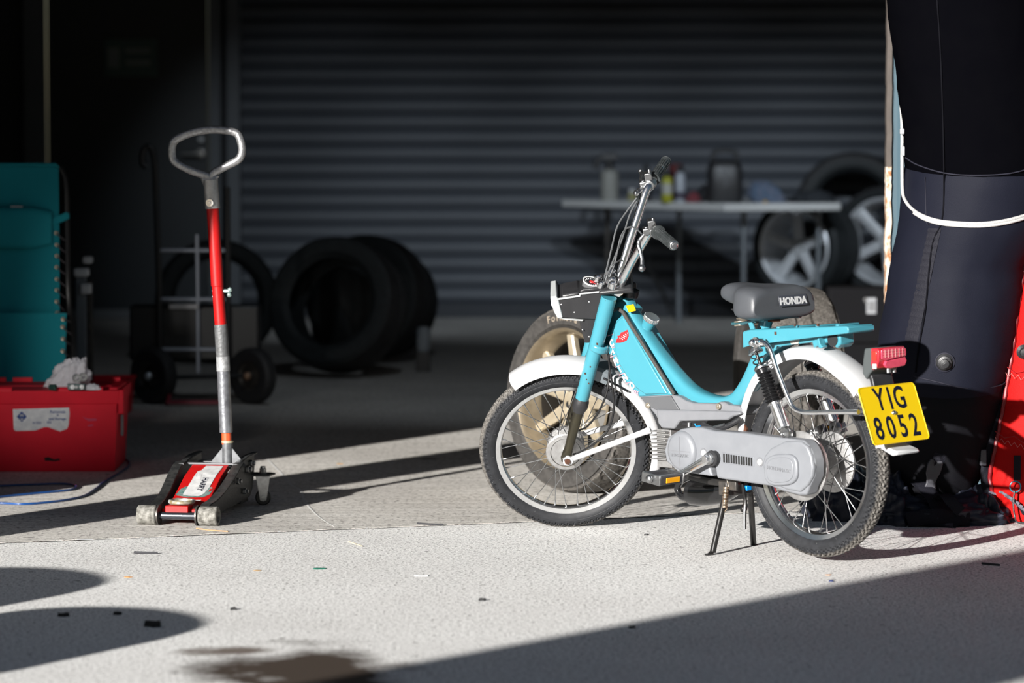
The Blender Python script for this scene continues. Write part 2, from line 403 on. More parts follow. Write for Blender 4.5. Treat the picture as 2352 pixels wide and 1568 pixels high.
def tyre_material(name, rs, crown, wall, seg):
    # dust on the running surface, black sidewall with moulded lines
    m = bpy.data.materials.new(name); m.use_nodes = True; n = m.node_tree; L = n.links; N = n.nodes.new
    b = n.nodes['Principled BSDF']; b.inputs['Roughness'].default_value = .6; b.inputs['Specular IOR Level'].default_value = .35
    tc = N('ShaderNodeTexCoord'); sp = N('ShaderNodeSeparateXYZ'); L.new(tc.outputs['Object'], sp.inputs[0])
    cx = N('ShaderNodeCombineXYZ'); L.new(sp.outputs[0], cx.inputs[0]); L.new(sp.outputs[2], cx.inputs[2])
    ln = N('ShaderNodeVectorMath'); ln.operation = 'LENGTH'; L.new(cx.outputs[0], ln.inputs[0])
    no = N('ShaderNodeTexNoise'); no.inputs['Scale'].default_value = 60; no.inputs['Detail'].default_value = 4; L.new(tc.outputs['Object'], no.inputs['Vector'])
    ma = N('ShaderNodeMath'); ma.operation = 'MULTIPLY_ADD'; ma.inputs[1].default_value = .008; L.new(no.outputs[0], ma.inputs[0]); L.new(ln.outputs['Value'], ma.inputs[2])
    mr = N('ShaderNodeMapRange'); mr.inputs[1].default_value = rs + .002; mr.inputs[2].default_value = rs + .009; L.new(ma.outputs[0], mr.inputs[0])
    n2 = N('ShaderNodeTexNoise'); n2.inputs['Scale'].default_value = 160; L.new(tc.outputs['Object'], n2.inputs['Vector'])
    r1 = N('ShaderNodeValToRGB'); r1.color_ramp.elements[0].color = (*[c*.35 for c in crown], 1); r1.color_ramp.elements[1].color = (*crown, 1); r1.color_ramp.elements[0].position = .35; r1.color_ramp.elements[1].position = .6
    L.new(n2.outputs[0], r1.inputs[0])
    r2 = N('ShaderNodeValToRGB'); r2.color_ramp.elements[0].color = (*[c*.6 for c in wall], 1); r2.color_ramp.elements[1].color = (*wall, 1); r2.color_ramp.elements[0].position = .35; r2.color_ramp.elements[1].position = .65
    L.new(no.outputs[0], r2.inputs[0])
    mx = N('ShaderNodeMix'); mx.data_type = 'RGBA'; L.new(mr.outputs[0], mx.inputs[0]); L.new(r2.outputs[0], mx.inputs[6]); L.new(r1.outputs[0], mx.inputs[7]); L.new(mx.outputs[2], b.inputs['Base Color'])
    bp = N('ShaderNodeBump'); bp.inputs['Strength'].default_value = .25; bp.inputs['Distance'].default_value = .001; L.new(n2.outputs[0], bp.inputs['Height']); L.new(bp.outputs[0], b.inputs['Normal'])
    return m
mt_moped = tyre_material('moped tyre rubber', .2475, (.13, .12, .108), (.017, .018, .021), 0)

# ================================================================== MOPED
HUBZ = .2718515
mw0 = T(BO) @ BR.to_4x4() @ T((0, 0, -HUBZ))
moped = thing('moped', 'light blue moped with white mudguards and yellow plate, propped on its centre stand', 'moped', mw=mw0)
UP = T((0, 0, HUBZ))
SM = UP @ T(BA) @ BS.to_4x4() @ T(-BA)
def bp(mb, name, m, bevel=0, mw=None, parent=None, **k):
    return mb.build(name, m, parent or moped, bevel=bevel, mw=(UP if parent is None else Matrix()) if mw is None else mw, **k)
def fp(mb, name, m, bevel=0, parent=None, **k):
    return mb.build(name, m, parent or moped, bevel=bevel, mw=SM if parent is None else Matrix(), **k)

def rim_prof():
    o, i_ = .2135, .195
    return [(o, .0175), (o, .0155), (o - .006, .0145), (i_ + .004, .0125), (i_, .006), (i_, -.006), (i_ + .004, -.0125), (o - .006, -.0145), (o, -.0155), (o, -.0175), (o - .0015, -.0185), (o - .008, -.0165),
            (i_ + .001, -.0142), (i_ - .0035, -.007), (i_ - .0035, .007), (i_ + .001, .0142), (o - .008, .0165), (o - .0015, .0185)]
def make_wheel(mw, drum, seed):
    rim = MB().lathe(rim_prof(), n=96, closedprof=True).build('wheel_rim', chrome, moped, mw=mw)
    ty = MB().add(_tv, _tf).build('tyre', mt_moped, rim, smooth=25)
    # hair lines moulded across the sidewall
    ml = MB(); rr = random.Random(seed)
    for k in range(18):
        a = 2*pi*k/18 + .1
        for sgn in (1,):
            u = V((cos(a), 0, sin(a))); p0 = u*.2165 + V((0, sgn*.0272, 0)); p1 = u*.243 + V((0, sgn*.0268, 0))
            ml.cyl(p0, p1, .0006, n=4)
    ml.build('sidewall_rib', mat('pale rubber line', (.10, .10, .10), .6), rim)
    # sidewall rings
    mr_ = MB().lathe([(.2255, .0283), (.227, .0295), (.2285, .0283)], n=96).lathe([(.2185, .0262), (.2195, .0274), (.2205, .0266)], n=96).build('bead_line', rubber, rim)
    fl_r = .052 if drum else .036; fy = .028
    hub = MB()
    if drum:
        hub.lathe([(.0, .052), (.05, .052), (.062, .047), (.066, .040), (.066, .030), (.052, .026), (.034, .012), (.032, -.014), (.05, -.026), (.05, -.032), (.03, -.036), (0, -.036)], n=48)
        hub.lathe([(.058, .054), (.060, .058), (.066, .058), (.068, .054), (.068, .038)], n=48)
    else:
        hub.lathe([(.0, .030), (.030, .031), (.044, .030), (.0475, .026), (.044, .022), (.024, .016), (.020, 0), (.024, -.016), (.052, -.022), (.056, -.028), (.056, -.04), (.03, -.046), (0, -.046)], n=48)
        hub.lathe([(.052, .020), (.058, .022), (.060, .027), (.056, .031), (.046, .032)], n=48)
    hub.build('hub', alum, rim, smooth=30)
    ax = MB().cyl((0, .085, 0), (0, -.085, 0), .006).cyl((0, .075, 0), (0, .083, 0), .011, n=6).cyl((0, -.075, 0), (0, -.083, 0), .011, n=6).cyl((0, .03, 0), (0, .06, 0), .014).build('axle', steel, rim)
    sm_ = None
    for k in range(36):
        side = 1 if k % 2 == 0 else -1; a = 2*pi*k/36; off = radians(58)*(1 if (k//2) % 2 == 0 else -1)
        hp_ = V((cos(a + off)*fl_r*.92, side*(fy - .002*((k//2) % 2)), sin(a + off)*fl_r*.92)); rp = V((cos(a)*.1935, side*.003, sin(a)*.1935))
        mb = MB().cyl(hp_, rp, .00135, n=6, caps=False); dr = (rp - hp_).normalized()
        mb.cyl(rp - dr*.013, rp, .0024, n=6)
        mb.ball(hp_, .0028, 6, 4)
        mb.build('spoke', steel, rim, smooth=60)
    return rim
rw = make_wheel(UP, True, 1); rw.name = 'wheel_rim'
fwm = SM @ T((WB, 0, 0))
fwheel = make_wheel(fwm, False, 2)
# rear hub extra: brake side plate and gear case seen between casing and spokes
bp(MB().lathe([(0, .052), (.09, .05), (.095, .06), (.097, .066), (.092, .07), (.07, .072), (.066, .064), (.03, .066), (0, .066)], n=48), 'brake_plate', alum)
bp(MB().cyl((0, .07, 0), (0, .10, 0), .045, .05, n=24).box((-.02, .085, -.035), (.05, .03, .05)).box((.0, .09, .03), (.07, .03, .04)).cyl((-.03, .08, -.05), (-.03, .10, -.05), .016), 'gear_case', darksteel, bevel=.004)
# right-hand swing arm and brake disc side
bp(MB().lathe([(0, -.05), (.07, -.05), (.085, -.056), (.085, -.062), (.04, -.068), (0, -.068)], n=40), 'back_plate', alum)
bp(MB().sweep([(.34, -.085, .0), (.2, -.09, .0), (0.02, -.085, 0)], (.010, .017), 10, side=(0, 1, 0), e=4), 'swing_arm', blackpaint)

# --- mudguards
def guard(mb, cx, cz, rfun, a0, a1, hw, n=40, th=.0015, skirt=.032):
    # U section: crown at radius r, skirts turned inwards
    rings = []
    sec = [(-1.0, -1.0), (-1.02, -.55), (-.93, -.2), (-.72, -.05), (-.45, .0), (-.3, .035), (0, .05), (.3, .035), (.45, .0), (.72, -.05), (.93, -.2), (1.02, -.55), (1.0, -1.0)]
    sec2 = [(a*.955, b - (.06 if -.9 < b else -.0)) for a, b in reversed(sec)]
    for i in range(n + 1):
        a = a0 + (a1 - a0)*i/n; r = rfun(a)
        h = hw*(1.0 if i else 1.03)
        rings.append([(cx + cos(a)*(r + s_[1]*skirt), s_[0]*h, cz + sin(a)*(r + s_[1]*skirt)) for s_ in sec + sec2])
    return mb.ring(rings)
def interp(tab):
    xs_ = [radians(a) for a, _ in tab]; ys = [b for _, b in tab]
    return lambda a: float(np.interp(a, xs_, ys))
fg = guard(MB(), WB, 0, interp([(60, .287), (75, .291), (110, .293), (150, .290), (205, .287)]), radians(65), radians(203), .043)
fgo = fp(fg, 'front_mudguard', white, smooth=50)
fp(MB().ring([[(WB + cos(a)*r_, y_, sin(a)*r_) for (r_, y_) in [(.297, -.036), (.297, .036), (.288, .0455), (.256, .0465), (.256, .0435), (.29, .034), (.29, -.034), (.256, -.0435), (.256, -.0465), (.288, -.0455)]] for a in [radians(112 + i*2) for i in range(9)]]), 'mudguard_bracket', mat('satin grey metal', (.2, .23, .25), .4, .3), bevel=.001)
rg_ = guard(MB(), 0, 0, interp([(0, .268), (12, .275), (30, .295), (50, .316), (78, .328), (95, .326), (115, .312), (130, .309), (150, .292), (170, .285)]), radians(3), radians(134), .05, skirt=.034)
bp(rg_, 'rear_mudguard', white, smooth=50)
# lower rear part: black strip under the lamp and white flap end below the plate
flp = guard(MB(), 0, 0, interp([(130, .306), (150, .291), (172, .285)]), radians(134), radians(167), .045, skirt=.018)
bp(flp, 'mudguard_extension', white, smooth=50)
q0 = B(2010, 1022, .05)
bp(MB().slab([(-.262, .082), (-.275, .058), (-.315, .042), (-.335, .046), (-.33, .056), (-.30, .064)], -.05, .04), 'mudguard_flap', white, bevel=.004)
bp(MB().slab(xz([(1716, 985), (1707, 1018), (1703, 1016), (1711, 975)], B, .05), .046, .052), 'mudguard_edge', rustm)

# --- fork
def lin(p0, p1, t): return V(p0)*(1 - t) + V(p1)*t
ytop, ybot = .062, .062
dirf = V((-sin(RAKE), 0, cos(RAKE)))
g0 = F(1335, 922, ybot); tp = F(1399, 682, ytop)
for sgn in (1, -1):
    a0_ = V((g0.x, sgn*ybot, g0.z)); a1_ = V((tp.x, sgn*ybot, tp.z)) if sgn > 0 else lin((g0.x, -ybot, g0.z), (tp.x, -ybot, tp.z), .96)
    mb = MB().sweep([lin(a0_, a1_, t) for t in (0, .03, .55, 1)], [.0185, .0205, .0215, .0235], 24)
    leg = fp(mb, 'fork_leg', teal, smooth=60)
    if sgn > 0:
        ch = MB(); rr = random.Random(3)
        for (px, py, s_) in [(1372, 789, 1.7), (1356, 842, 1.), (1344, 858, .9), (1347, 871, .7), (1352, 880, .8), (1381, 738, .6), (1390, 690, .5)]:
            s_ *= .6; c = F(px, py, ybot + .0205); outl = [(c.x + .004*s_*(.6 + rr.random()*.7)*cos(k*pi/3.5), c.z + .0045*s_*(.6 + rr.random()*.7)*sin(k*pi/3.5)) for k in range(7)]
            ch.slab(outl, c.y - .003, c.y + .0012)
        ch.build('paint_chip', rustm, leg)
    hub = V((WB, sgn*.068, 0))
    gt = MB().sweep([lin(a0_, a1_, t) for t in (.03, .0, -.05, -.085, -.1)], [.021, .0235, .0235, .0185, .017], 24)
    fp(gt, 'fork_gaiter', blackpl)
    lo = MB().sweep([lin(a0_, hub, t) for t in (.1, .35, .6, .9)] , [.0155, .0155, .014, .013], 20).sweep([lin(a0_, hub, .86), hub + V((.0, 0, 0)), hub + V((.004, 0, -.012))], [(.009, .014), (.008, .016), (.006, .012)], 16, side=(0, 1, 0))
    fp(lo, 'lower_tube', mat('worn black fork metal', (.04, .038, .035), .3, .8, (.09, .08, .05), 22, .6))
rb = F(1375, 797, ybot)
br = MB().slab([(rb.x - .045, rb.z - .012), (rb.x + .018, rb.z + .014), (rb.x + .026, rb.z + .002), (rb.x + .018, rb.z - .012), (rb.x - .03, rb.z - .03)], -.066, .066)
br.lathe([(.024, -.012), (.0285, -.010), (.0285, .010), (.024, .012)], c=(rb.x, ybot, rb.z), axis=dirf, n=24).lathe([(.024, -.012), (.0285, -.010), (.0285, .010), (.024, .012)], c=(rb.x, -ybot, rb.z), axis=dirf, n=24)
fp(br, 'fork_yoke', teal, bevel=.004)
# top yoke, head stock, clamp
tz = V((tp.x, 0, tp.z)); 
mbk = MB().slab([(tz.x - .075, tz.z + .000), (tz.x + .028, tz.z + .012), (tz.x + .026, tz.z + .026), (tz.x - .07, tz.z + .02)], -.07, .07)
fp(mbk, 'top_yoke', blackpl, bevel=.006)
hs = V((tz.x - .045, 0, tz.z + .015))
# handlebar: two tall risers, symmetric
def bar(sg):
    P_ = [(.772, .030, .482), (.764, .040, .505), (.725, .078, .577), (.694, .11, .628), (.665, .143, .675), (.650, .160, .699), (.637, .176, .713), (.622, .21, .719), (.60, .27, .7215), (.583, .325, .7215)]
    return [(a, b*sg, c - .002) for a, b, c in P_]
hb = MB()
for sg_ in (1, -1): hb.sweep(smoothpath(bar(sg_), 5), .0128, 16)
hb.sweep([(.772, .03, .482), (.776, 0, .476), (.772, -.03, .482)], .0112, 16)
hbo = fp(hb, 'handlebar', chrome, smooth=60)
for sg_ in (1, -1):
    b_ = [V(p) for p in bar(sg_)]
    st, en = lin(b_[7], b_[8], .15), b_[9] + (b_[9] - b_[8]).normalized()*.012
    d_ = (en - st).normalized(); g = MB().sweep([st - d_*.010, st - d_*.006, st, st + d_*.003], [.020, .021, .021, .015], 20)
    g.cyl(st, en, .0148, .0145, n=24); u = d_.orthogonal().normalized(); w_ = d_.cross(u)
    for k in range(16):
        a = 2*pi*k/16; rad_ = (u*cos(a) + w_*sin(a))*.0148
        for q in range(2): g.cyl(st + rad_ + d_*(.012 + q*.052), st + rad_ + d_*(.055 + q*.05), .0014, n=5)
    g.cyl(en, en + d_*.003, .016, .014, n=20)
    gp = fp(g, 'handlebar_grip', mat('worn grip rubber', (.05, .055, .058), .35, .0, (.025, .03, .03), 60, bump=.1), smooth=30)
    fp(MB().cyl(en + d_*.003, en + d_*.0045, .012, .010, n=20).cyl(en + d_*.0045, en + d_*.007, .0055, n=12), 'grip_end', chrome)
    # lever clamp, lever and ball end
    c0 = lin(b_[6], b_[7], .3); fwd = V((1, 0, 0)); dn = V((0, 0, -1))
    cl = MB().cyl(c0 - d_*.014, c0 + d_*.014, .0175, n=16).box(c0 + V((.018, 0, .004)), (.026, .024, .02)).box(c0 + V((.002, sg_*.004, .022)), (.022, .026, .03)).cyl(c0 + V((.02, 0, .016)), c0 + V((.02, 0, -.012)), .006)
    cl.cyl(c0 + V((-.004, sg_*.010, .034)), c0 + V((-.004, sg_*.010, .044)), .005)
    fp(cl, 'lever_clamp', steel, bevel=.003)
    lv0 = c0 + V((.03 if sg_ > 0 else .016, sg_*.006, -.002))
    if sg_ > 0: lp = [lv0, lv0 + V((.018, .012, -.02)), lv0 + V((.016, .035, -.055)), lv0 + V((.020, .06, -.078))]
    else: lp = [lv0, lv0 + V((.010, -.025, .004)), lv0 + V((.006, -.055, .010)), lv0 + V((.008, -.082, .014))]
    lvp = smoothpath(lp, 5)
    fp(MB().sweep(lvp, [(.0035 + .003*sin(pi*i/(len(lvp)-1)), .006) for i in range(len(lvp))], 10, side=(0, 0, 1)).ball(lvp[-1], .0105 if sg_ > 0 else .008, 14, 10), 'brake_lever', steel)
    if sg_ < 0:
        fp(MB().sweep([c0 + V((.018, .01, -.004)), c0 + V((.034, .024, -.004)), c0 + V((.04, .034, -.006))], [(.004, .006), (.007, .010), (.006, .009)], 10).ball(c0 + V((.044, .037, -.006)), (.008, .012, .009)), 'mirror_stub', steel)
# clamp cluster at the head: bolts and nuts
hd = MB()
for (dx, dy, dz, r_) in [(-.01, .030, .012, .016), (-.01, -.030, .012, .016), (-.012, .062, .012, .014), (.022, .045, .012, .011), (.03, 0, .014, .014), (-.045, .02, .014, .015)]:
    c = hs + V((.045 + dx, dy, dz)); hd.cyl(c, c + dirf*.016, r_, r_*.9, n=14).ball(c + dirf*.016, (r_*.7, r_*.7, r_*.5), 10, 6)
hd.cyl((.772, .052, .492), (.772, -.052, .492), .012, n=16).cyl((.772, .058, .492), (.772, .05, .492), .016, n=6)
fp(hd, 'bar_clamp', chrome, bevel=.001)
for (px, py, r_) in [(1437, 662, .014), (1460, 662, .012)]:
    pass
bp(MB().cyl(B(1452, 664, -.02), B(1452, 664, -.02) + V((0, 0, .02)), .013, n=14).cyl(B(1447, 682, 0.0), B(1450, 664, -.0), .024, .026, n=20), 'head_bearing', mat('black bearing cup', (.02, .02, .022), .3, .4), bevel=.003)

# --- headlamp unit and apron (turn with the fork)
yl = .058
L_ = lambda px, py: F(px, py, yl)
def P2(px, py): q = L_(px, py); return (q.x, q.z)
hl = MB().slab([P2(1268, 690), P2(1332, 680), P2(1333, 675), P2(1386, 670), P2(1372, 735), P2(1340, 733), P2(1284, 729)], -yl, yl)
hlo = fp(hl, 'headlamp_body', blackpl, bevel=.006)
q1, q2 = L_(1290, 688), L_(1334, 679)
fp(MB().slab([P2(1292, 690), P2(1288, 681), P2(1330, 673), P2(1336, 681)], -yl*.8, yl*.86), 'headlamp_top', blackpl, bevel=.008, parent=None)
fp(MB().slab([P2(1265, 690), P2(1264, 681), P2(1278, 679), P2(1283, 688), P2(1286, 700), P2(1293, 729), P2(1281, 731), P2(1272, 715)], -yl - .003, yl + .003), 'lamp_bezel', lensgl, bevel=.003)
fp(MB().slab([P2(1266, 690.5), P2(1333, 680.5), P2(1334, 675.5), P2(1387, 670.5), P2(1387, 667), P2(1331, 673), P2(1330, 677.5), P2(1266, 687)], yl - .002, yl + .004), 'lamp_trim', lensgl, bevel=.001)
c = L_(1270, 702)
fp(MB().slab([(c.x + .0, c.z + .024), (c.x + .006, c.z), (c.x - .006, c.z - .026), (c.x - .012, c.z)], -yl*.85, yl*.85), 'lamp_lens', lensgl)
aps = [P2(1339, 731), P2(1372, 731), P2(1387, 690), P2(1366, 790), P2(1342, 791), P2(1329, 736)]
fp(MB().slab([P2(1329, 733), P2(1384, 705), P2(1366, 790), P2(1343, 791)], -.055, .05), 'fork_apron', blackpl, bevel=.004)
fp(MB().slab([P2(1284, 731), P2(1340, 735), P2(1337, 737), P2(1300, 734)], -.05, yl - .0), 'lamp_floor_strip', lensgl)
lg_ = MB()
rr = random.Random(7)
for (px, py) in [(1353, 693), (1319, 717), (1289, 699), (1353, 773), (1338, 757)]:
    lg_.ball(F(px, py, yl + .0005), .0022, 6, 4)
lg_.build('paint_fleck', letterw, hlo)
# speedometer
sc = F(1357, 653, .012); saxis = V((-.42, .12, .90)).normalized()
sp = MB().lathe([(.014, -.05), (.02, -.03), (.024, -.012), (.026, .006), (.027, .010), (.0255, .0115), (.0225, .0105)], c=sc, axis=saxis, n=36)
spo = fp(sp, 'speedometer', mat('grey speedo housing', (.22, .22, .23), .3, .4))
MB().lathe([(.0225, .0095), (.0268, .0085), (.0275, .0115), (.0255, .0125), (.0225, .0115)], c=sc, axis=saxis, n=36).build('speedo_ring', letterw, spo)
MB().lathe([(0, .008), (.0228, .008)], c=sc, axis=saxis, n=30).build('dial', mat('dial black', (.02, .02, .024), .4), spo)
u = saxis.orthogonal().normalized(); v_ = saxis.cross(u); dl = MB()
for k in range(13):
    a = -2.2 + k*.38; d = u*cos(a) + v_*sin(a); dl.cyl(sc + saxis*.0086 + d*.016, sc + saxis*.0086 + d*.0205, .0009, n=4)
dl.build('dial_mark', letterw, spo)
d = u*cos(1.9) + v_*sin(1.9)
MB().cyl(sc + saxis*.009, sc + saxis*.009 + d*.017, .0012, .0006, n=5).lathe([(0, .011), (.0055, .0105), (.0065, .0085)], c=sc, axis=saxis, n=12).build('needle', mat('red needle', (.7, .03, .03), .4), spo)
fp(MB().slab([P2(1330, 674), P2(1340, 668), P2(1384, 664), P2(1386, 671), P2(1334, 677)], -.035, .045), 'instrument_nacelle', blackpl, bevel=.006)

# --- mudguard stays
for sgn, pe in ((1, .05), (-1, -.05)):
    s0_ = V((WB - .005, sgn*.080, -.004)); e0 = V((.757, sgn*.047, .035)); 
    st = MB().sweep([s0_, lin(s0_, e0, .15), lin(s0_, e0, .9), e0], [(.004, .007), (.0035, .009), (.0035, .0095), (.003, .012)], 12, side=(0, 1, 0))
    st.cyl(s0_ - V((0, sgn*.004, 0)), s0_ + V((0, sgn*.004, 0)), .015, n=16)
    fp(st, 'mudguard_stay', white)
fp(MB().cyl((WB - .004, .082, -.004), (WB - .004, .090, -.004), .009, n=6), 'axle_nut', rustm)

# --- frame: one pressed-steel beam from head stock under the step to the seat post
def bc(pts, y=0.): return [B(a, b, y) for a, b in pts]
fpth = smoothpath([B(1432, 690, 0.012), B(1456, 736, .008), B(1500, 804, .006), B(1550, 872, .012), B(1580, 907, .022), B(1612, 926, .03), B(1650, 932, .03), B(1680, 921, .03), B(1702, 893, .03), B(1722, 852, .03), B(1741, 800, .03)], 5)
fpth = [V((p.x, 0, p.z)) for p in fpth]
nn = len(fpth); rads = []
for i in range(nn):
    t = i/(nn - 1)
    k_ = min(1, t/.3); rads.append((.023 + .007*k_, .0175 + .006*k_ + .003*sin(pi*t)))
frm = MB().sweep(fpth, rads, 24, side=(0, 1, 0), e=2.9)
frame_o = bp(frm, 'frame_beam', teal, smooth=60)
bp(MB().cyl(B(1432, 678, 0), B(1392, 790, 0), .023, n=24), 'head_tube', teal)
bp(MB().slab(xz([(1416, 690), (1442, 690), (1462, 708), (1440, 760), (1402, 800), (1398, 750)], B, 0), -.03, .03), 'head_gusset', teal, bevel=.006)
# tank cover panels either side
pan = [(1427, 722), (1412, 735), (1401, 755), (1398.5, 782), (1402, 815), (1411, 842), (1427, 868), (1445, 891), (1464, 911), (1539, 907), (1430, 724)]
yp = .052
po = xz(pan, B, yp)
pn = MB().slab(po, -yp + .001, yp - .012).build('tank_cover', teal, moped, bevel=.004, mw=UP)
def inset(pl, k):
    cx = sum(p[0] for p in pl)/len(pl); cz = sum(p[1] for p in pl)/len(pl); return [(cx + (a - cx)*k, cz + (b - cz)*k) for a, b in pl]
bp(MB().slab(po, yp - .014, yp - .006), 'tank_cover_panel', teal, bevel=.003)
pin = xz([(1428, 727), (1416, 738), (1408, 757), (1410, 785), (1414, 812), (1424, 840), (1440, 866), (1462, 892), (1481, 906), (1532, 904), (1432, 730)], B, yp)
cov = bp(MB().slab(pin, yp - .008, yp), 'raised_panel', teal, bevel=.004)
# groove strip between cover and beam
bp(MB().sweep([B(1419, 708, .046), B(1430, 716, .046), B(1486, 805, .046), B(1549, 906, .046)], (.0035, .0055), 8, side=(0, 1, 0), e=4), 'trim_strip', mat('brown black strip', (.06, .055, .05), .6))
bp(MB().sweep([B(1413, 712, .05), B(1402, 706, .045), B(1400, 690, .03)], .006, 10), 'cable_grommet', blackpl)
# fuel filler
fc0 = B(1478, 770, -.004); fc1 = B(1494, 735, -.004)
bp(MB().cyl(fc0, fc1, .013, .021, n=28), 'filler_neck', teal)
cp = MB().cyl(fc1, fc1 + (fc1 - fc0).normalized()*.014, .0235, .0215, n=32); dd = (fc1 - fc0).normalized(); u = dd.orthogonal().normalized(); v_ = dd.cross(u)
for k in range(26):
    a = 2*pi*k/26; cp.cyl(fc1 + (u*cos(a) + v_*sin(a))*.0232, fc1 + (u*cos(a) + v_*sin(a))*.0218 + dd*.0135, .0022, n=5)
bp(cp, 'fuel_cap', chrome, bevel=.001)
# stickers
bfr = lambda px, py, y: B(px, py, y)
def sticker(outline, y, m, name, th=.0008, parent=None):
    return bp(MB().slab(xz(outline, B, y), y, y + th), name, m, smooth=0)
sticker([(1438, 702), (1455, 698), (1461, 713), (1445, 718)], .0335, ystk, 'warning_sticker')
leaf = [(1414, 787), (1417, 779), (1420, 775), (1418, 771), (1424, 770), (1427, 763), (1433, 762), (1441, 757), (1444, 764), (1444, 772), (1440, 781), (1433, 785), (1424, 787)]
sticker(leaf, yp, redstk, 'leaf_sticker')
X_ = (B(1446, 762, yp) - B(1422, 782, yp)).normalized()
lf = B(1432, 773, yp + .0009)
for k, tx in enumerate(('MADE IN', 'ENGLAND')):
    pass
def bframe(p, angpx=0, y=1):
    # text plane facing +y (left side): reading direction runs towards -x (rear)
    xdir = Matrix.Rotation(radians(angpx), 3, 'Y') @ V((-1, 0, 0)); ydir = Matrix.Rotation(radians(angpx), 3, 'Y') @ V((0, 0, 1))
    return UP @ frame(p, xdir, ydir)
lt = MB()
for r_ in range(3):
    for k in range(5 - r_):
        c = B(1424 + k*4.2 + r_*3.0, 779 - k*2.8 + r_*1.5 - 3, yp + .0009); lt.box(c, (.0032, .0006, .0026))
lt.build('leaf_sticker_print', letterw, moped, mw=UP)
# CAMINO lettering down the cover edge
nm = [('C', 1405, 789, 62), ('A', 1406, 806, 70), ('M', 1415, 830, 60), ('I', 1424, 848, 50), ('N', 1436, 868, 47), ('O', 1452, 886, 42)]
for ch, px, py, an in nm:
    text(ch, .028, letterw, moped, bframe(B(px, py, yp - .0045), -an + 88), bold=.0016, sx=.85)
text('DX', .014, pink, moped, bframe(B(1461, 901, yp - .0045), -10), bold=.0006)
ps = MB()
for (px, py) in [(1402, 768), (1405, 798), (1408, 817), (1419, 840), (1428, 858), (1443, 878)]:
    a_ = B(px - 6, py + 3, yp - .0055); b2 = B(px + 6, py - 1, yp - .0055); ps.cyl(a_, b2, .0016, n=4)
ps.build('sticker_slash', pink, moped, mw=UP)

# --- grey lower covers
lcov = [(1463, 911), (1537, 907), (1554, 911), (1570, 921), (1588, 926), (1638, 927), (1648, 923), (1658, 924), (1667, 930), (1691, 933), (1703, 941), (1703, 953), (1684, 957), (1671, 966), (1563, 968), (1549, 987), (1519, 984), (1510, 973), (1501, 955), (1482, 932)]
yc = .060
bp(MB().slab(xz(lcov, B, yc), -yc, yc - .008), 'body_cover', greypl, bevel=.005)
bp(MB().slab(xz([(1507, 940), (1697, 945), (1701, 951), (1684, 956), (1670, 965), (1561, 967), (1548, 985), (1519, 983), (1511, 972)], B, yc + .006), yc - .01, yc + .006), 'cover_ridge', greypl, bevel=.006)
bp(MB().slab(xz([(1469, 913), (1538, 909), (1558, 941), (1508, 943), (1485, 932)], B, yc), yc - .01, yc - .003), 'cover_panel', mat('darker grey cover', (.105, .108, .115), .5, bump=.15, bscale=700), bevel=.002)
for (px, py) in [(1652, 933), (1490, 931)]:
    c = B(px, py, yc - .006)
    bp(MB().cyl(c, c + V((0, .006, 0)), .0095, .0085, n=18).cyl(c + V((0, .006, 0)), c + V((0, .009, 0)), .0045, n=10), 'cover_screw', mat('brassy screw', (.45, .4, .32), .4, .8), bevel=.001)
# cooling fins, cylinder head at the front of the engine
fn = MB(); c0 = B(1512, 1028, .03)
for k in range(8):
    z = B(1512, 990 + k*9, .03).z; fn.slab([(c0.x - .055, -.0), (c0.x + .010, 0), (c0.x + .010, .003), (c0.x - .055, .003)], -.04, .055, fr=lambda a, b, c, z=z: (a, c, z + b))
fn.box((c0.x - .03, .0, c0.z), (.06, .07, .11))
bp(fn, 'cylinder_fins', alum, bevel=.001)
# engine and pipework bits visible between covers
en = MB().box((.30, -.01, -.005), (.26, .09, .10)).cyl((.40, -.06, .0), (.40, .05, .0), .05).cyl((.26, -.09, .005), (.26, .07, .005), .045)
bp(en, 'engine_block', darksteel, bevel=.008)
hs_ = MB().sweep(smoothpath([B(1615, 975, .07), B(1640, 985, .08), B(1672, 978, .08), B(1700, 962, .07)], 6), .008, 10).sweep(smoothpath([B(1570, 972, .05), B(1600, 976, .07), B(1635, 990, .08)], 6), .006, 10)
bp(hs_, 'engine_hose', blackpl)
bp(MB().sweep(smoothpath([B(1596, 973, .08), B(1600, 979, .08), B(1609, 978, .08)], 6), .0022, 8), 'blue_wire', mat('blue wire', (.0, .25, .7), .4))
bp(MB().cyl(B(1583, 980, .08), B(1583, 970, .08), .006).cyl(B(1640, 981, .09), B(1663, 975, .09), .004), 'carburettor_fitting', steel)

# --- belt casing
yA, yB_ = .075, .118
case = [(1556, 989), (1563, 985), (1587, 981), (1612, 982), (1640, 989.5), (1703.5, 993.7), (1766, 1002), (1845, 1011), (1856, 1022), (1864, 1036), (1871, 1060), (1870, 1093), (1858, 1118), (1852, 1137), (1834, 1137), (1795, 1127), (1769, 1116), (1646, 1098), (1643, 1079), (1641, 1061), (1634, 1058), (1630, 1075), (1636, 1094), (1588, 1087), (1556, 1083), (1530, 1060), (1525, 1034), (1533, 1004)]
casing = bp(MB().slab(xz(case, B, yB_), yA, yB_), 'belt_casing', greycast, bevel=.009, seg=3)
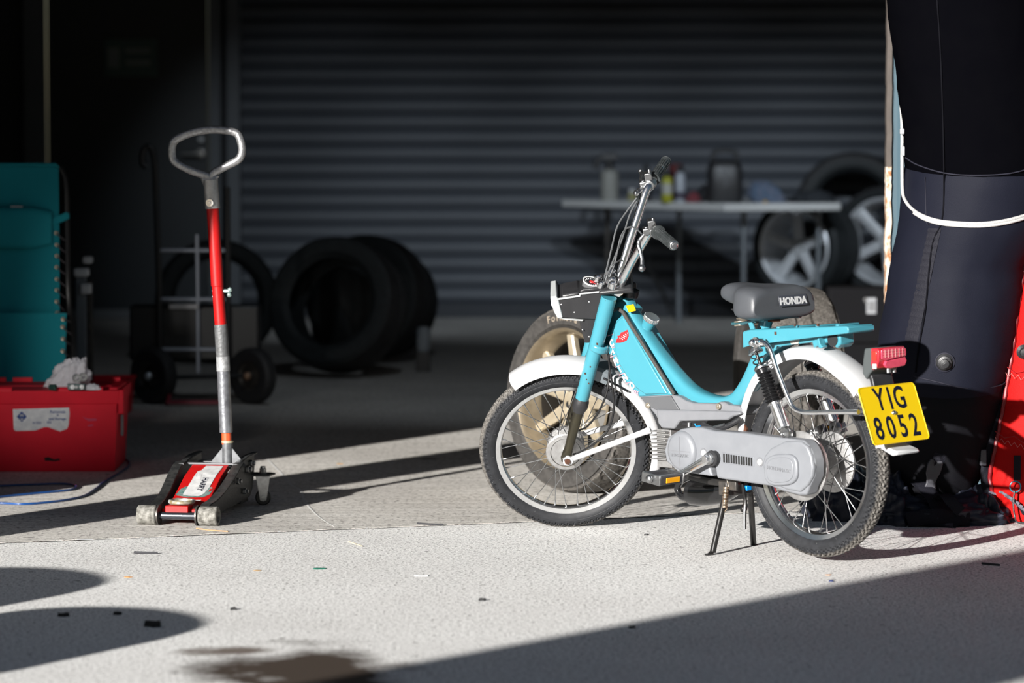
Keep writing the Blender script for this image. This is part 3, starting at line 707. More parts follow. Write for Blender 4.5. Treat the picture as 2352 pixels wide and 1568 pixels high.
# front disc
dc = B(1561, 1036, yB_ + .012); 
dk = MB().lathe([(.0, .012), (.044, .012), (.053, .008), (.0575, .0), (.0585, -.02), (.0585, -.045)], c=(dc.x, yB_, dc.z), axis=(0, 1, 0), n=56)
dko = bp(dk, 'casing_disc', greycast, smooth=40)
MB().box((dc.x, yB_ + .0125, dc.z), (.0015, .0012, .085)).box((dc.x, yB_ + .0125, dc.z), (.085, .0012, .0015)).build('disc_cross', greypl, dko)
text('HONDAMATIC', .0125, mat('embossed casing letter', (.19, .195, .21), .5), dko, frame(B(1561, 1046, yB_ + .0125), (-1, 0, 0), (0, 0, 1)), ext=.0008, sx=.85)
# rear bulge and oval lid
bul = [(1750, 1068), (1756, 1046), (1770, 1029), (1803, 1013), (1840, 1014), (1855, 1026), (1864, 1048), (1868, 1072), (1866, 1094), (1855, 1114), (1838, 1130), (1805, 1124), (1778, 1112), (1760, 1092)]
bp(MB().slab(xz(bul, B, yB_ + .006), yB_ - .01, yB_ + .007), 'casing_bulge', greycast, bevel=.006, seg=3)
ov = []
c = B(1792, 1079, yB_ + .016); e_ = B(1828, 1084, yB_ + .016); t_ = B(1794, 1043, yB_ + .016)
ax_, az_ = .064, abs(t_.z - c.z)
for k in range(28):
    a, b2 = sup(2*pi*k/28, 3.0); ov.append((c.x + a*ax_, c.z + b2*az_ - a*ax_*.10*-1*-1))
ovo = bp(MB().slab(ov, yB_, yB_ + .016), 'casing_lid', greycast, bevel=.005, seg=3)
ov2 = inset(ov, .80)
bp(MB().slab(ov2, yB_ + .01, yB_ + .0185), 'lid_face', greycast, bevel=.002)
text('HONDAMATIC', .0145, MATS['embossed casing letter'], moped, UP @ frame(B(1789, 1078, yB_ + .019), (-1, 0, -.08), (0, 0, 1)), name='embossed_lettering', ext=.0008, sx=.9)
# vent slots
vt = []
tl, tr_, bl, brr = B(1661, 1041, yB_), B(1730, 1051, yB_), B(1661, 1061, yB_), B(1730, 1070, yB_)
bp(MB().slab([(tl.x + .004, tl.z + .003), (tr_.x - .004, tr_.z + .003), (brr.x - .004, brr.z - .003), (bl.x + .004, bl.z - .003)], yB_ - .004, yB_ + .0012), 'vent_panel', greycast, bevel=.001)
for k in range(12):
    t = (k + .5)/12; a_ = lin(tl, tr_, t); b2 = lin(bl, brr, t)
    bp(MB().box(((a_.x + b2.x)/2, yB_ + .0012, (a_.z + b2.z)/2), (.0060, .0020, abs(a_.z - b2.z))), 'vent_slot', slotm, smooth=0)
for (px, py) in [(1617, 1040), (1746, 1061)]:
    c = B(px, py, yB_); bp(MB().cyl(c - V((0, .004, 0)), c + V((0, .0035, 0)), .0105, .0095, n=20), 'casing_bolt', mat('bright zinc bolt', (.6, .6, .6), .35, .4), bevel=.001)
    bp(MB().lathe([(.011, .0005), (.0135, .0012), (.014, -.002)], c=(c.x + .002, c.y, c.z), axis=(0, 1, 0), n=24), 'bolt_recess', greypl)
# --- pedal cranks
ca = B(1630, 1053, .14)
ck = MB().cyl((ca.x, .10, ca.z), (ca.x, .15, ca.z), .0175, .0165, n=24)
bp(ck, 'crank_boss', steel, bevel=.002)
bp(MB().cyl((ca.x, .085, ca.z), (ca.x, .135, ca.z), .021, n=24).lathe([(.018, .0), (.0215, .001), (.023, -.003)], c=(ca.x, .135, ca.z), n=24), 'crank_seal', rubber)
pe_ = B(1553, 1092, .165)
def crank(sg_, c, e):
    arm = MB().sweep([V((c.x, sg_*.145, c.z)), lin(c, e, .25), lin(c, e, .8), V((e.x, sg_*.158, e.z))], [(.008, .013), (.0065, .012), (.0055, .0095), (.006, .011)], 12, side=(0, 1, 0), e=3)
    return arm
cam_ = V((ca.x, .146, ca.z)); e1 = V((pe_.x, .158, pe_.z))
bp(crank(1, cam_, e1).cyl((ca.x, .142, ca.z), (ca.x, .162, ca.z), .0145, .012, n=6), 'crank_arm', chrome, bevel=.001)
cm2 = V((ca.x, -.146, ca.z)); e2 = V((2*ca.x - pe_.x, -.158, 2*ca.z - pe_.z))
bp(crank(-1, cm2, e2), 'crank_arm', chrome, bevel=.001)
def pedal(c, sg_, tilt):
    R_ = Matrix.Rotation(tilt, 4, 'Y'); M_ = UP @ T(c) @ R_
    p = MB().box((0, sg_*.056, .0), (.072, .084, .010)).box((.031, sg_*.056, 0), (.012, .092, .026)).box((-.031, sg_*.056, 0), (.012, .092, .026)).build('pedal', mat('pedal rubber', (.04, .04, .045), .5), moped, bevel=.002, mw=M_)
    for q_ in (-1, 1): MB().box((q_*.0385, sg_*.056, .0), (.003, .052, .015)).build('pedal_reflector', orange, p, bevel=.001)
    MB().cyl((0, 0, 0), (0, sg_*.108, 0), .007, n=12).box((0, sg_*.013, 0), (.076, .006, .03)).box((0, sg_*.103, 0), (.074, .006, .028)).ball((0, sg_*.112, 0), (.012, .008, .012), 12, 8).build('pedal_cage', steel, p, bevel=.001)
pedal(e1, 1, radians(-8)); pedal(e2, -1, radians(20))
# --- exhaust silencer under the engine (right side)
bp(MB().sweep(smoothpath([B(1692, 1115, -.03), B(1660, 1128, -.03), B(1622, 1132, -.03), B(1595, 1130, -.03), B(1582, 1127, -.03)], 5), [.026 + .012*sin(min(1, i/14)*pi*.5) if i < 16 else .038 - (i - 16)*.006 for i in range(21)], 20, side=(0, 1, 0)), 'silencer', mat('gloss black silencer', (.012, .012, .013), .16, .2, coat=.5))
bp(MB().sweep(smoothpath([B(1590, 1092, -.02), B(1566, 1103, -.02), B(1556, 1120, -.02), B(1566, 1140, -.02), B(1592, 1140, -.02)], 6), .0105, 12), 'exhaust_pipe', MATS['gloss black silencer'])
bp(MB().sweep([B(1588, 1092, .02), B(1640, 1104, .02), B(1690, 1108, .02)], (.02, .012), 10, side=(0, 1, 0), e=4), 'belly_plate', blackpaint)
# --- centre stand
for nm_, top, ft, sg_ in (('stand_leg', B(1672, 1110, .05), B(1637, 1268, .12), 1), ('stand_leg', B(1722, 1110, -.03), B(1731, 1252, -.12), -1)):
    lg = MB().sweep([top, lin(top, ft, .5), ft], .0088, 14)
    fdir = V((-.1, sg_*1, 0)).normalized()
    lg.sweep([ft + V((0, 0, .003)), ft + fdir*.012 + V((0, 0, -.0035)), ft + fdir*.028 + V((0, 0, -.003))], [(.008, .006), (.009, .0035), (.007, .003)], 10, side=(1, 0, 0))
    bp(lg, nm_, blackpaint)
bp(MB().cyl(B(1672, 1112, .06), B(1720, 1112, -.06), .012, n=14).box(B(1690, 1118, .0), (.05, .09, .04)).box(B(1682, 1112, .055), (.04, .012, .035)), 'stand_pivot', darksteel, bevel=.003)
bp(MB().sweep([B(1705, 1108, .03), B(1710, 1140, .04), B(1712, 1150, .045), B(1710, 1178, .05), B(1710, 1215, .055)], .0055, 8).ball(B(1708, 1168, .045), .011), 'stand_tang', blackpaint)
sp_ = []; a_, b2 = B(1668, 1118, .065), B(1664, 1168, .075); dd = (b2 - a_); L0 = dd.length; dn_ = dd.normalized(); u = dn_.orthogonal().normalized(); v_ = dn_.cross(u)
for k in range(15*10 + 1): t = k/150; sp_.append(a_ + dd*t + (u*cos(2*pi*15*t) + v_*sin(2*pi*15*t))*.0072)
bp(MB().sweep(sp_, .0016, 6).sweep([B(1671, 1104, .06), a_ + u*.007], .0016, 6).sweep([b2 + u*.007, B(1657, 1182, .08)], .0016, 6), 'stand_spring', mat('rusty spring steel', (.45, .38, .3), .4, .8, (.25, .15, .08), 80), smooth=60)
bp(MB().box(B(1716, 1120, .02), (.018, .02, .014)), 'blue_clip', MATS['blue wire'], bevel=.002)

# --- rear suspension
for sg_ in (1, -1):
    yy = .098*sg_
    def Sx(px, py): q = B(px, py, .098); return V((q.x, yy, q.z))
    bot, top = Sx(1806, 996), Sx(1733, 800); dd = (bot - top); dn_ = dd.normalized(); Lh = dd.length; u = dn_.orthogonal().normalized(); v_ = dn_.cross(u)
    at_ = lambda t: top + dd*t
    s = MB().sweep([at_(.64), at_(.66), at_(.67), at_(.92), at_(.925), at_(.935)], [.021, .021, .0175, .0175, .019, .016], 24)
    so_ = bp(s, 'shock_body', chrome, smooth=40)
    prof_, rad_ = [], []
    nb = 9
    for k in range(nb*6 + 1):
        t = .30 + .34*k/(nb*6); prof_.append(at_(t)); rad_.append(.0175 + .0035*cos(2*pi*k/6) + .003*k/(nb*6))
    bp(MB().sweep(prof_, rad_, 24).cyl(at_(.25), at_(.30), .019, .019, n=20), 'shock_bellows', mat('glossy black bellows', (.012, .012, .013), .22), smooth=60)
    sp_ = [at_(.05 + .21*k/60) + (u*cos(2*pi*3.2*k/60) + v_*sin(2*pi*3.2*k/60))*.0175 for k in range(61)]
    bp(MB().sweep(sp_, .0019, 8).cyl(at_(.0), at_(.3), .0045, n=10), 'shock_spring', blackpaint, smooth=60)
    bp(MB().cyl(at_(.0), at_(.05), .017, .022, n=24).cyl(at_(.22), at_(.245), .022, n=24), 'spring_cap', steel, bevel=.001)
    bp(MB().lathe([(.007, -.009), (.0165, -.009), (.0185, -.006), (.0185, .006), (.0165, .009), (.007, .009)], c=bot, n=24).cyl(bot + V((0, sg_*.004, 0)), bot + V((0, sg_*.016, 0)), .0095, n=6).ball(bot + V((0, sg_*.018, 0)), .0055, 10, 6), 'shock_eye', steel)
    k0 = Sx(1741, 786); bp(MB().cyl(k0 - V((0, sg_*.02, 0)), k0 + V((0, sg_*.012, 0)), .011, n=16).ball(k0 + V((0, sg_*.022, 0)), .0105, 14, 10).cyl(k0 + V((0, sg_*.006, 0)), k0 + V((0, sg_*.012, 0)), .015, n=16), 'shock_knob', chrome)
    lp = smoothpath([(B(a, b, .118)) for a, b in [(1748, 784), (1758, 789), (1770, 805), (1781, 838), (1796, 878), (1811, 915), (1822, 935), (1840, 945), (1866, 947), (1920, 946), (1972, 946)]], 4)
    lp = [V((p.x, p.y*sg_, p.z)) for p in lp]
    if sg_ < 0: lp = lp[:-3]
    bp(MB().sweep(lp, .0068, 14), 'guard_rail', chrome, smooth=60)
# --- seat post, frame tail, saddle, carrier
bp(MB().cyl(B(1741, 800, .0), B(1766, 716, .0), .019, n=20), 'seat_post', teal)
tail = [(1735, 780), (1745, 772), (1766, 787), (1800, 781), (1866, 769), (1930, 758), (1931, 790), (1921, 800), (1905, 785), (1880, 793), (1868, 800), (1865, 786), (1830, 790), (1795, 795), (1770, 810), (1752, 830), (1738, 850), (1722, 830)]
yt = .028
bp(MB().slab(xz(tail, B, yt), -yt, yt), 'frame_tail', teal, bevel=.004)
c = B(1912, 780, .03)
bp(MB().cyl((c.x, .027, c.z), (c.x, .0305, c.z), .0185, n=24), 'tail_hole', mat('dark hole', (.008, .01, .012), .8))
sticker([(1813, 780), (1837, 777), (1834, 789), (1818, 791)], .0285, mat('faded sticker', (.4, .38, .34), .6), 'faded_sticker')
bp(MB().slab(xz([(1876, 778), (1880, 776), (1884, 792), (1890, 796), (1886, 800), (1879, 798)], B, .05), .028, .05), 'guard_hook', teal, bevel=.002)
# carrier: pressed tray with side flanges, tapering to the rear
def carrier():
    xf, xr = .215, -.17; rings = []
    mb = MB()
    def hy(t): return .064 - .012*t
    N_ = 14
    for i in range(N_ + 1):
        t = i/N_; x = xf + (xr - xf)*t; top = .366 + .020*t; dep = .043 - .026*t; h = hy(t)
        if t < .02: top -= .004
        rings.append([(x, -h, top - dep), (x, -h, top), (x, -h + .004, top + .003), (x, h - .004, top + .003), (x, h, top), (x, h, top - dep), (x, h - .0025, top - dep), (x, h - .0025, top - .002), (x, -h + .0025, top - .002), (x, -h + .0025, top - dep)])
    mb.ring(rings)
    return mb
cr = bp(carrier(), 'carrier_tray', teal, bevel=.0015)
MB().slab([(-.163, .3665), (-.163, .386), (-.176, .3865), (-.178, .371)], -.052, .052).build('carrier_end', teal, cr, bevel=.003, mw=Matrix())
rbb = MB()
for k in range(4): rbb.box((.10 - k*.075, 0, .377 + .004*k), (.012, .085, .006))
rbb.build('carrier_rib', teal, cr, bevel=.002)
wx = MB().slab(xz([(1716, 728), (1725, 728), (1734, 755), (1724, 756)], B, .06), .058, .062).build('carrier_ear', teal, cr, mw=Matrix())
ch = MB()
for (px, py, s_) in [(1782, 765, 1.6), (1879, 746, 1.4), (1826, 747, .8)]:
    c = B(px, py, .060); MB().box(c, (.004*s_, .006, .005*s_)).build('paint_chip', rustm, cr)
# saddle
def saddle():
    # stations from rear face to nose: x, half width, top z, bottom z
    st = [(.113, .112, .450, .428), (.110, .122, .470, .405), (.118, .127, .485, .398), (.150, .130, .493, .396), (.185, .126, .494, .397), (.205, .112, .494, .402), (.225, .087, .495, .418), (.25, .067, .496, .430), (.28, .057, .498, .437), (.305, .051, .498, .443), (.325, .042, .491, .452), (.336, .024, .480, .462)]
    rings = []
    for x, hw, zt, zb in st:
        rg = []
        for k in range(32):
            a, b2 = sup(2*pi*k/32 + pi/32, 4.6 if x < .21 else 3.0)
            zc, hz = (zt + zb)/2, (zt - zb)/2
            y = a*hw*(1 - .10*max(b2, 0)); crown = -.006*(1 - (y/hw)**2) if b2 > 0 and x > .13 else 0
            rg.append((x, y, zc + b2*hz + crown*0 - (.004 if abs(a) < .5 and b2 > 0 and x < .2 else 0)))
        rings.append(rg)
    return MB().ring(rings)
sdl = bp(saddle(), 'saddle', vinyl, smooth=60, sub=1)
text('HONDA', .027, letterw, sdl, frame((.1075, -.030, .447), (0, -1, .0), (.12, 0, 1)), ext=.0006, bold=.0012, sx=1.05)
MB().slab([(-.088, -.0135), (-.09, .012), (-.086, .0165), (.088, .0165), (.09, .012), (.088, -.0135)], -.0002, .0012, fr=lambda a, b, c: V((.1092, -.030, .4475)) + V((0, -1, 0))*a*.62 + V((.12, 0, 1)).normalized()*b + V((-1, 0, 0))*c).build('badge_plate', mat('badge dark', (.05, .055, .07), .4), sdl, bevel=.0008)
us = MB().slab([(.125, .398), (.22, .402), (.27, .426), (.22, .43), (.13, .405)], -.06, .06)
bp(us, 'saddle_base', blackpl, bevel=.004)
bp(MB().sweep(smoothpath([(.27, .045, .384), (.22, .05, .386), (.17, .062, .398), (.125, .075, .401)], 5), (.009, .005), 10, side=(0, 1, 0)).sweep(smoothpath([(.27, -.045, .384), (.22, -.05, .386), (.17, -.062, .398), (.125, -.075, .401)], 5), (.009, .005), 10, side=(0, 1, 0)), 'saddle_bracket', mat('teal black bracket', (.03, .10, .12), .4))
for sg_ in (1, -1):
    sp_ = [V((.245 + .018*cos(a*.5), sg_*.040 + .018*sin(a*.5), .378 + .0016*a/2)) for a in range(0, 26)]
    bp(MB().sweep(sp_, .0024, 8), 'saddle_spring', mat('brassy spring', (.5, .42, .33), .35, .8), smooth=60)
bp(MB().cyl((.16, -.06, .398), (.16, .06, .398), .004).box((.135, .02, .395), (.02, .03, .008)), 'saddle_clamp', rustm)

# --- tail lamp
c = V((-.262, 0, .300))
bp(MB().slab([(-.232, .33), (-.262, .332), (-.262, .272), (-.248, .262), (-.236, .245), (-.222, .262), (-.226, .30)], -.050, .050), 'lamp_base', mat('grey lamp housing', (.07, .08, .082), .5), bevel=.004)
bp(MB().slab([(-.232, .262), (-.248, .258), (-.262, .21), (-.268, .17), (-.258, .168), (-.25, .21), (-.24, .24)], -.04, .04), 'plate_bracket', blackpl, bevel=.003)
lens = bp(MB().slab([(-.258, .331), (-.282, .332), (-.288, .325), (-.285, .296), (-.279, .279), (-.262, .272), (-.257, .29)], -.053, .053), 'lamp_housing', redlens, bevel=.003)
def yz(pts, x0, x1, mb):
    return mb.slab(pts, x0, x1, fr=lambda a, b, c: (c, a, b))
yz([(.047, .303), (.047, .326), (.036, .330), (-.04, .330), (-.050, .325), (-.050, .305), (.0, .301), (.03, .297)], -.288, -.2925, MB()).build('lamp_upper_lens', pinklens, lens, bevel=.0015)
yz([(.026, .278), (.034, .286), (.028, .296), (-.01, .299), (-.048, .303), (-.053, .292), (-.045, .279), (.01, .2755)], -.283, -.2915, MB()).build('lamp_lower_lens', pinklens, lens, bevel=.0015)
MB().box((-.271, .0535, .311), (.018, .003, .026)).build('side_reflector', mat('side red', (.35, .03, .02), .2, coat=.5), lens, bevel=.001)
MB().box((-.272, .0535, .283), (.014, .003, .014)).build('clear_window', lensgl, lens, bevel=.001)
rbm = MB()
for k in range(6): rbm.box((-.2935, .035 - k*.014, .316), (.001, .0012, .022))
for k in range(3): rbm.box((-.2935, 0, .309 + k*.007), (.001, .085, .0008))
rbm.build('lens_ribs', mat('lens rib', (.8, .35, .35), .3), lens)
bp(MB().cyl((-.272, .0, .274), (-.272, .0, .262), .006, n=8).cyl((-.275, -.02, .270), (-.275, -.02, .262), .005, n=8), 'lamp_stud', steel)
# --- number plate
Pt, Pb = V((-.260, 0, .2285)), V((-.3161, 0, .0758))
upv = (Pt - Pb).normalized(); nrm = V((0, -1, 0)).cross(upv); ctr = (Pt + Pb)/2
hwid = .1125; hhgt = (Pt - Pb).length/2
rr_ = []
for (sx_, sz_) in ((1, 1), (-1, 1), (-1, -1), (1, -1)):
    for k in range(5):
        a = {(1, 1): 0, (-1, 1): 90, (-1, -1): 180, (1, -1): 270}[(sx_, sz_)] + k*22.5
        rr_.append((sx_*(hwid - .012) + .012*cos(radians(a)), sz_*(hhgt - .012) + .012*sin(radians(a))))
plf = lambda a, b, c: ctr + V((0, -1, 0))*a + upv*b + nrm*c
plt = bp(MB().slab(rr_, -.0012, .0012, fr=plf), 'number_plate', yplate, bevel=.0006)
def ring_out(pl, k): return [(a*k, b*(k - (1-k)*.0)) for a, b in pl]
inner = [(a*.972, b*.965) for a, b in rr_]
rim_b = MB(); rings = [[plf(a, b, .0012) for a, b in rr_], [plf(a*.992, b*.99, .0022) for a, b in rr_], [plf(a*.976, b*.972, .0022) for a, b in rr_], [plf(a*.968, b*.962, .0012) for a, b in rr_]]
rim_b.ring([list(r) for r in zip(*rings)], closed=False, caps=False, loop=True).build('plate_rim', yplate, plt)
pf = lambda a, b: frame(plf(a, b, .0014), (0, -1, 0), upv)
def plate_char(chs, xs_, y, h, wd):
    for ch, x in zip(chs, xs_): text(ch, h*1.42, ink, plt, pf(x, y), name='plate_character', bold=.0012, sx=wd)
plate_char('YIG', [-.040, .0, .038], .040, .062, .72)
plate_char('8052', [-.075, -.027, .020, .066], -.040, .062, .74)
MB().lathe([(0, .007), (.005, .0055), (.0072, .001)], c=plf(.0, .002, 0), axis=nrm, n=16).build('plate_bolt', chrome, plt)
# --- cables
cab = mat('grey cable', (.10, .105, .11), .4); cab2 = mat('black cable', (.012, .012, .013), .4)
def fcable(pts, r_, m_, nm_='control_cable'):
    fp(MB().sweep(smoothpath([F(a, b, y) for a, b, y in pts], 7), r_, 8), nm_, m_, smooth=60)
fcable([(1462, 455, -.19), (1440, 485, -.17), (1418, 520, -.13), (1405, 570, -.08), (1393, 620, -.03), (1383, 655, .01), (1380, 690, .04), (1384, 760, .05)], .0029, cab)
fcable([(1463, 462, -.19), (1447, 492, -.16), (1430, 545, -.10), (1408, 600, -.03), (1392, 640, .0), (1388, 665, .02)], .0029, cab)
fcable([(1476, 539, .19), (1462, 526, .12), (1450, 521, .06), (1436, 527, 0), (1424, 550, -.02), (1412, 605, -.01), (1399, 640, 0), (1394, 665, .02)], .0026, cab)
fcable([(1394, 632, .02), (1405, 612, .03), (1420, 600, .0), (1428, 597, -.05)], .0026, cab)
fcable([(1396, 795, .06), (1400, 840, .07), (1408, 900, .085), (1410, 940, .09), (1398, 985, .09), (1370, 1015, .085), (1335, 1036, .06), (1316, 1043, .05)], .0032, cab2)
fcable([(1400, 850, .06), (1394, 900, .08), (1375, 945, .08), (1350, 978, .06), (1330, 988, .04)], .003, cab2)
fcable([(1386, 868, .055), (1400, 876, .058), (1420, 886, .056), (1442, 899, .052)], .0032, cab2, 'mudguard_cable')
fp(MB().sweep([F(1340, 1048, .07), F(1372, 1034, .06), F(1400, 1010, .055)], .003, 8), 'brake_rod', steel)
# ================================================================== CAR WHEELS AND TYRES
def car_tyre_mb(R, rr_, w_, pat=0, n=220, inner=True):
    # R outer radius, rr_ rim radius, w_ width; about the y axis, centred; pat 0 plain ribs, 1 road tread
    prof = []; hw = w_/2
    # from inner bead (back) round to front bead
    base = [(rr_, -.40), (rr_ + .012, -.43), (rr_ + .25*(R - rr_), -.492), (rr_ + .5*(R - rr_), -.50), (rr_ + .78*(R - rr_), -.488), (R - .022, -.462), (R - .010, -.435)]
    prof = [(r, y*w_, 0) for r, y in base]
    cols = [-.425, -.40, -.36, -.325, -.318, -.27, -.2, -.152, -.145, -.118, -.111, -.06, 0, .06, .111, .118, .145, .152, .2, .27, .318, .325, .36, .40, .425]
    groove = {-.318: 0, -.325: 0}
    for c in cols:
        r = R - .004*(abs(c)/.425)**3*2
        prof.append((r, c*w_, 1))
    prof += [(r, -y*w_, 0) for r, y in reversed(base)]
    if inner: prof += [(rr_ + .006, .36*w_, 0), (R - .03, .42*w_, 0), (R - .022, 0, 0), (R - .03, -.42*w_, 0), (rr_ + .006, -.36*w_, 0)]
    m_ = len(prof); vs = np.zeros((n, m_, 3)); th = np.arange(n)/n*2*pi
    for j, (r, y, tr) in enumerate(prof):
        rr = np.full(n, r)
        if tr and pat:
            c = y/w_
            if abs(abs(c) - .13) < .02: rr -= .008
            else:
                q = (th/(2*pi)*(n/11) + (c*3.2 if abs(c) > .13 else -c*4)) % 1
                if abs(c) > .3 or pat == 2: rr = np.where(q < .12, rr - .006, rr)
                else: rr = np.where(q < .07, rr - .004, rr)
        vs[:, j, 0] = rr*np.cos(th); vs[:, j, 2] = rr*np.sin(th); vs[:, j, 1] = y
    mb = MB(); Fs = []
    for i in range(n):
        a, b = i*m_, ((i+1) % n)*m_
        for j in range(m_ if inner else m_ - 1):
            j2 = (j+1) % m_; Fs.append((a + j, b + j, b + j2, a + j2))
    return mb.add([tuple(x) for x in vs.reshape(-1, 3)], Fs)
mt_road = tyre_material('dusty road tyre', .292, (.105, .096, .086), (.045, .042, .039), 0)
mt_dark = tyre_material('black stored tyre', .31, (.03, .03, .032), (.022, .026, .028), 0)
def facing(cx, cy, cz, nx, ny, tilt=0):
    # y axis of the wheel towards (nx,ny), tilted up by tilt
    y = V((nx*cos(tilt), ny*cos(tilt), sin(tilt))).normalized(); z = V((0, 0, 1)); x = y.cross(z).normalized(); z = x.cross(y)
    m = Matrix((x, y, z)).transposed().to_4x4(); m.translation = (cx, cy, cz); return m
# 1: bronze wheel behind the front wheel
R1 = .309; g = G(1340, 1134)
ang = radians(51); n1 = (-sin(ang), -cos(ang))
g0_ = V((W(1300, 920, 10.75).x + .07, 10.85, 0))
w1m = facing(g0_.x, g0_.y, R1, n1[0], n1[1], radians(3))
w1 = thing('wheel', 'bronze five-spoke car wheel with road tyre standing behind the front wheel of the moped', 'wheel', mw=T((g0_.x, g0_.y, 0)))
L1 = T((0, 0, R1)) @ T((-g0_.x, -g0_.y, -R1)) @ w1m
WT = .215
ty1 = car_tyre_mb(R1, .222, WT, 1).build('tyre', mt_road, w1, mw=L1, smooth=30)
rm = MB().lathe([(.226, .5*WT - .012), (.232, .5*WT - .004), (.228, .5*WT + .002), (.222, .5*WT - .004), (.216, .5*WT - .02), (.212, .06), (.200, .045), (.198, .03), (.204, .028)], n=96)
rmo = rm.build('wheel_rim', mat('brown bronze rim', (.26, .215, .15), .4, .5, (.15, .12, .08), 25, .7), w1, mw=L1, smooth=40)
MB().lathe([(.198, .031), (.197, .0), (.205, -.05), (.21, -.09), (.226, -.10), (.226, -.094), (.214, -.085), (.205, .03)], n=72).build('rim_barrel', mat('shaded inner barrel', (.045, .038, .03), .6, .3), rmo)  # shade inside the barrel put into a darker colour
MB().lathe([(.0, .055), (.03, .055), (.033, .05), (.036, .045), (.062, .042), (.072, .030), (.072, -.01), (.0, -.01)], n=48).build('wheel_hub', gold, rmo)
def yspoke(mb, a, yc=.05):
    def pt(r, off, y): return V((r*cos(a) - off*sin(a), y, r*sin(a) + off*cos(a)))
    # twin arms: leave the hub together, part towards the rim
    for s_ in (1, -1):
        rings = []
        for t in (0, .25, .5, .75, 1):
            r = .055 + .150*t; off = s_*(.018 + .040*t**1.3); hw_ = .024 - .006*t; y = .040 + .018*sin(t*1.5)
            rings.append([pt(r, off - hw_, y - .022), pt(r, off - hw_, y - .003), pt(r, off - hw_*.6, y + .003), pt(r, off + hw_*.6, y + .003), pt(r, off + hw_, y - .003), pt(r, off + hw_, y - .022)])
        mb.ring(rings)
for k in range(5):
    mb = MB(); yspoke(mb, pi/2 + .12 + 2*pi*k/5); mb.build('wheel_spoke', gold, rmo, bevel=.002)
lh = MB()
for k in range(5):
    a = 2*pi*k/5 + .75; c = V((.045*cos(a), .044, .045*sin(a))); MB().lathe([(0, .0), (.0085, .0), (.0085, .002), (.011, .003), (.012, .0)], c=c, n=16).build('lug_hole', slotm, rmo)
tr_lab = mat('dusty raised tyre letter', (.30, .25, .19), .8)
def arc_text(s_, parent, mw_base, r, y, a_mid, size, m_, step):
    n_ = len(s_)
    for i, ch in enumerate(s_):
        if ch == ' ': continue
        a = a_mid + (i - (n_-1)/2)*step
        # face seen from +y with x to its own right: reading clockwise
        o = V((r*cos(a), y, r*sin(a))); up = V((cos(a), 0, sin(a))); xd = up.cross(V((0, 1, 0))); xd = -xd if False else xd
        text(ch, size, m_, parent, frame(o, V((0, 1, 0)).cross(up)*-1 if False else up.cross(V((0, 1, 0))), up), name='sidewall_letter', ext=.0012)
arc_text('Formula', ty1, None, .266, .5*WT + .0003, pi/2 - .05, .034, tr_lab, -.088 if False else .088)
# brake-dark disc behind spokes
# 2: tyre behind the saddle, nearly edge-on
R2 = .325; cx2 = (1812 - 1176)*11.45/FPX; ang = radians(80)
w2 = thing('tyre', 'broad dusty road tyre standing upright behind the moped saddle', 'tyre', (cx2, 11.45, 0))
L2 = T((-cx2, -11.45, 0)) @ facing(cx2, 11.45, R2, -sin(ang), -cos(ang))
ty2 = car_tyre_mb(R2, .222, .25, 2, n=242).build('tyre_casing', mt_road, w2, mw=L2, smooth=30)
arc_text('FORMULA', ty2, None, .285, .5*.25 + .0003, pi - .15, .034, mat('pale tyre letter', (.25, .26, .28), .7), .088)
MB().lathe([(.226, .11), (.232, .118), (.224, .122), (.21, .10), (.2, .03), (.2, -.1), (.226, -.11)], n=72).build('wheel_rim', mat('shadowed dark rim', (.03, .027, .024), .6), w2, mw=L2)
MB().lathe([(0, .03), (.06, .03), (.07, .02), (.07, -.02), (0, -.02)], n=32).build('wheel_hub', gold, w2, mw=L2)
for k in range(5):
    mb = MB(); yspoke(mb, .4 + 2*pi*k/5); mb.build('wheel_spoke', gold, w2, mw=L2, bevel=.002)

# ================================================================== TROLLEY JACK
jy = radians(10.5); JO = V((-1.009, 9.935, 0))
jk = thing('trolley_jack', 'red and black trolley jack with a tall red and grey handle', 'jack', JO, -jy)
# local: x = right, y = rearwards
def jb(mb, name, m, bevel=0, parent=None, **k): return mb.build(name, m, parent or jk, bevel=bevel, **k)
worn = mat('chipped cast roller', (.34, .33, .30), .7, .3, (.10, .095, .08), 70, .35, bump=.8, bscale=150)
jblack = mat('oily black jack frame', (.016, .017, .018), .38, .2, (.05, .05, .048), 60, .45, bump=.5, bscale=200)
for s_ in (-1, 1):
    r = MB().lathe([(.013, -.029), (.027, -.029), (.0295, -.026), (.0295, .026), (.027, .029), (.020, .029), (.018, .022), (0, .022)], c=(s_*.096, 0, .0295), axis=(s_, 0, 0), n=32)
    jb(r, 'front_roller', worn)
    jb(MB().lathe([(0, .0), (.031, .0), (.031, .005), (0, .005)], c=(s_*.058, 0, .0295), axis=(s_, 0, 0), n=28), 'roller_washer', darksteel)
jb(MB().cyl((-.07, 0, .028), (.07, 0, .028), .0115, n=24), 'cross_tube', mat('polished dark tube', (.12, .13, .15), .2, .9))
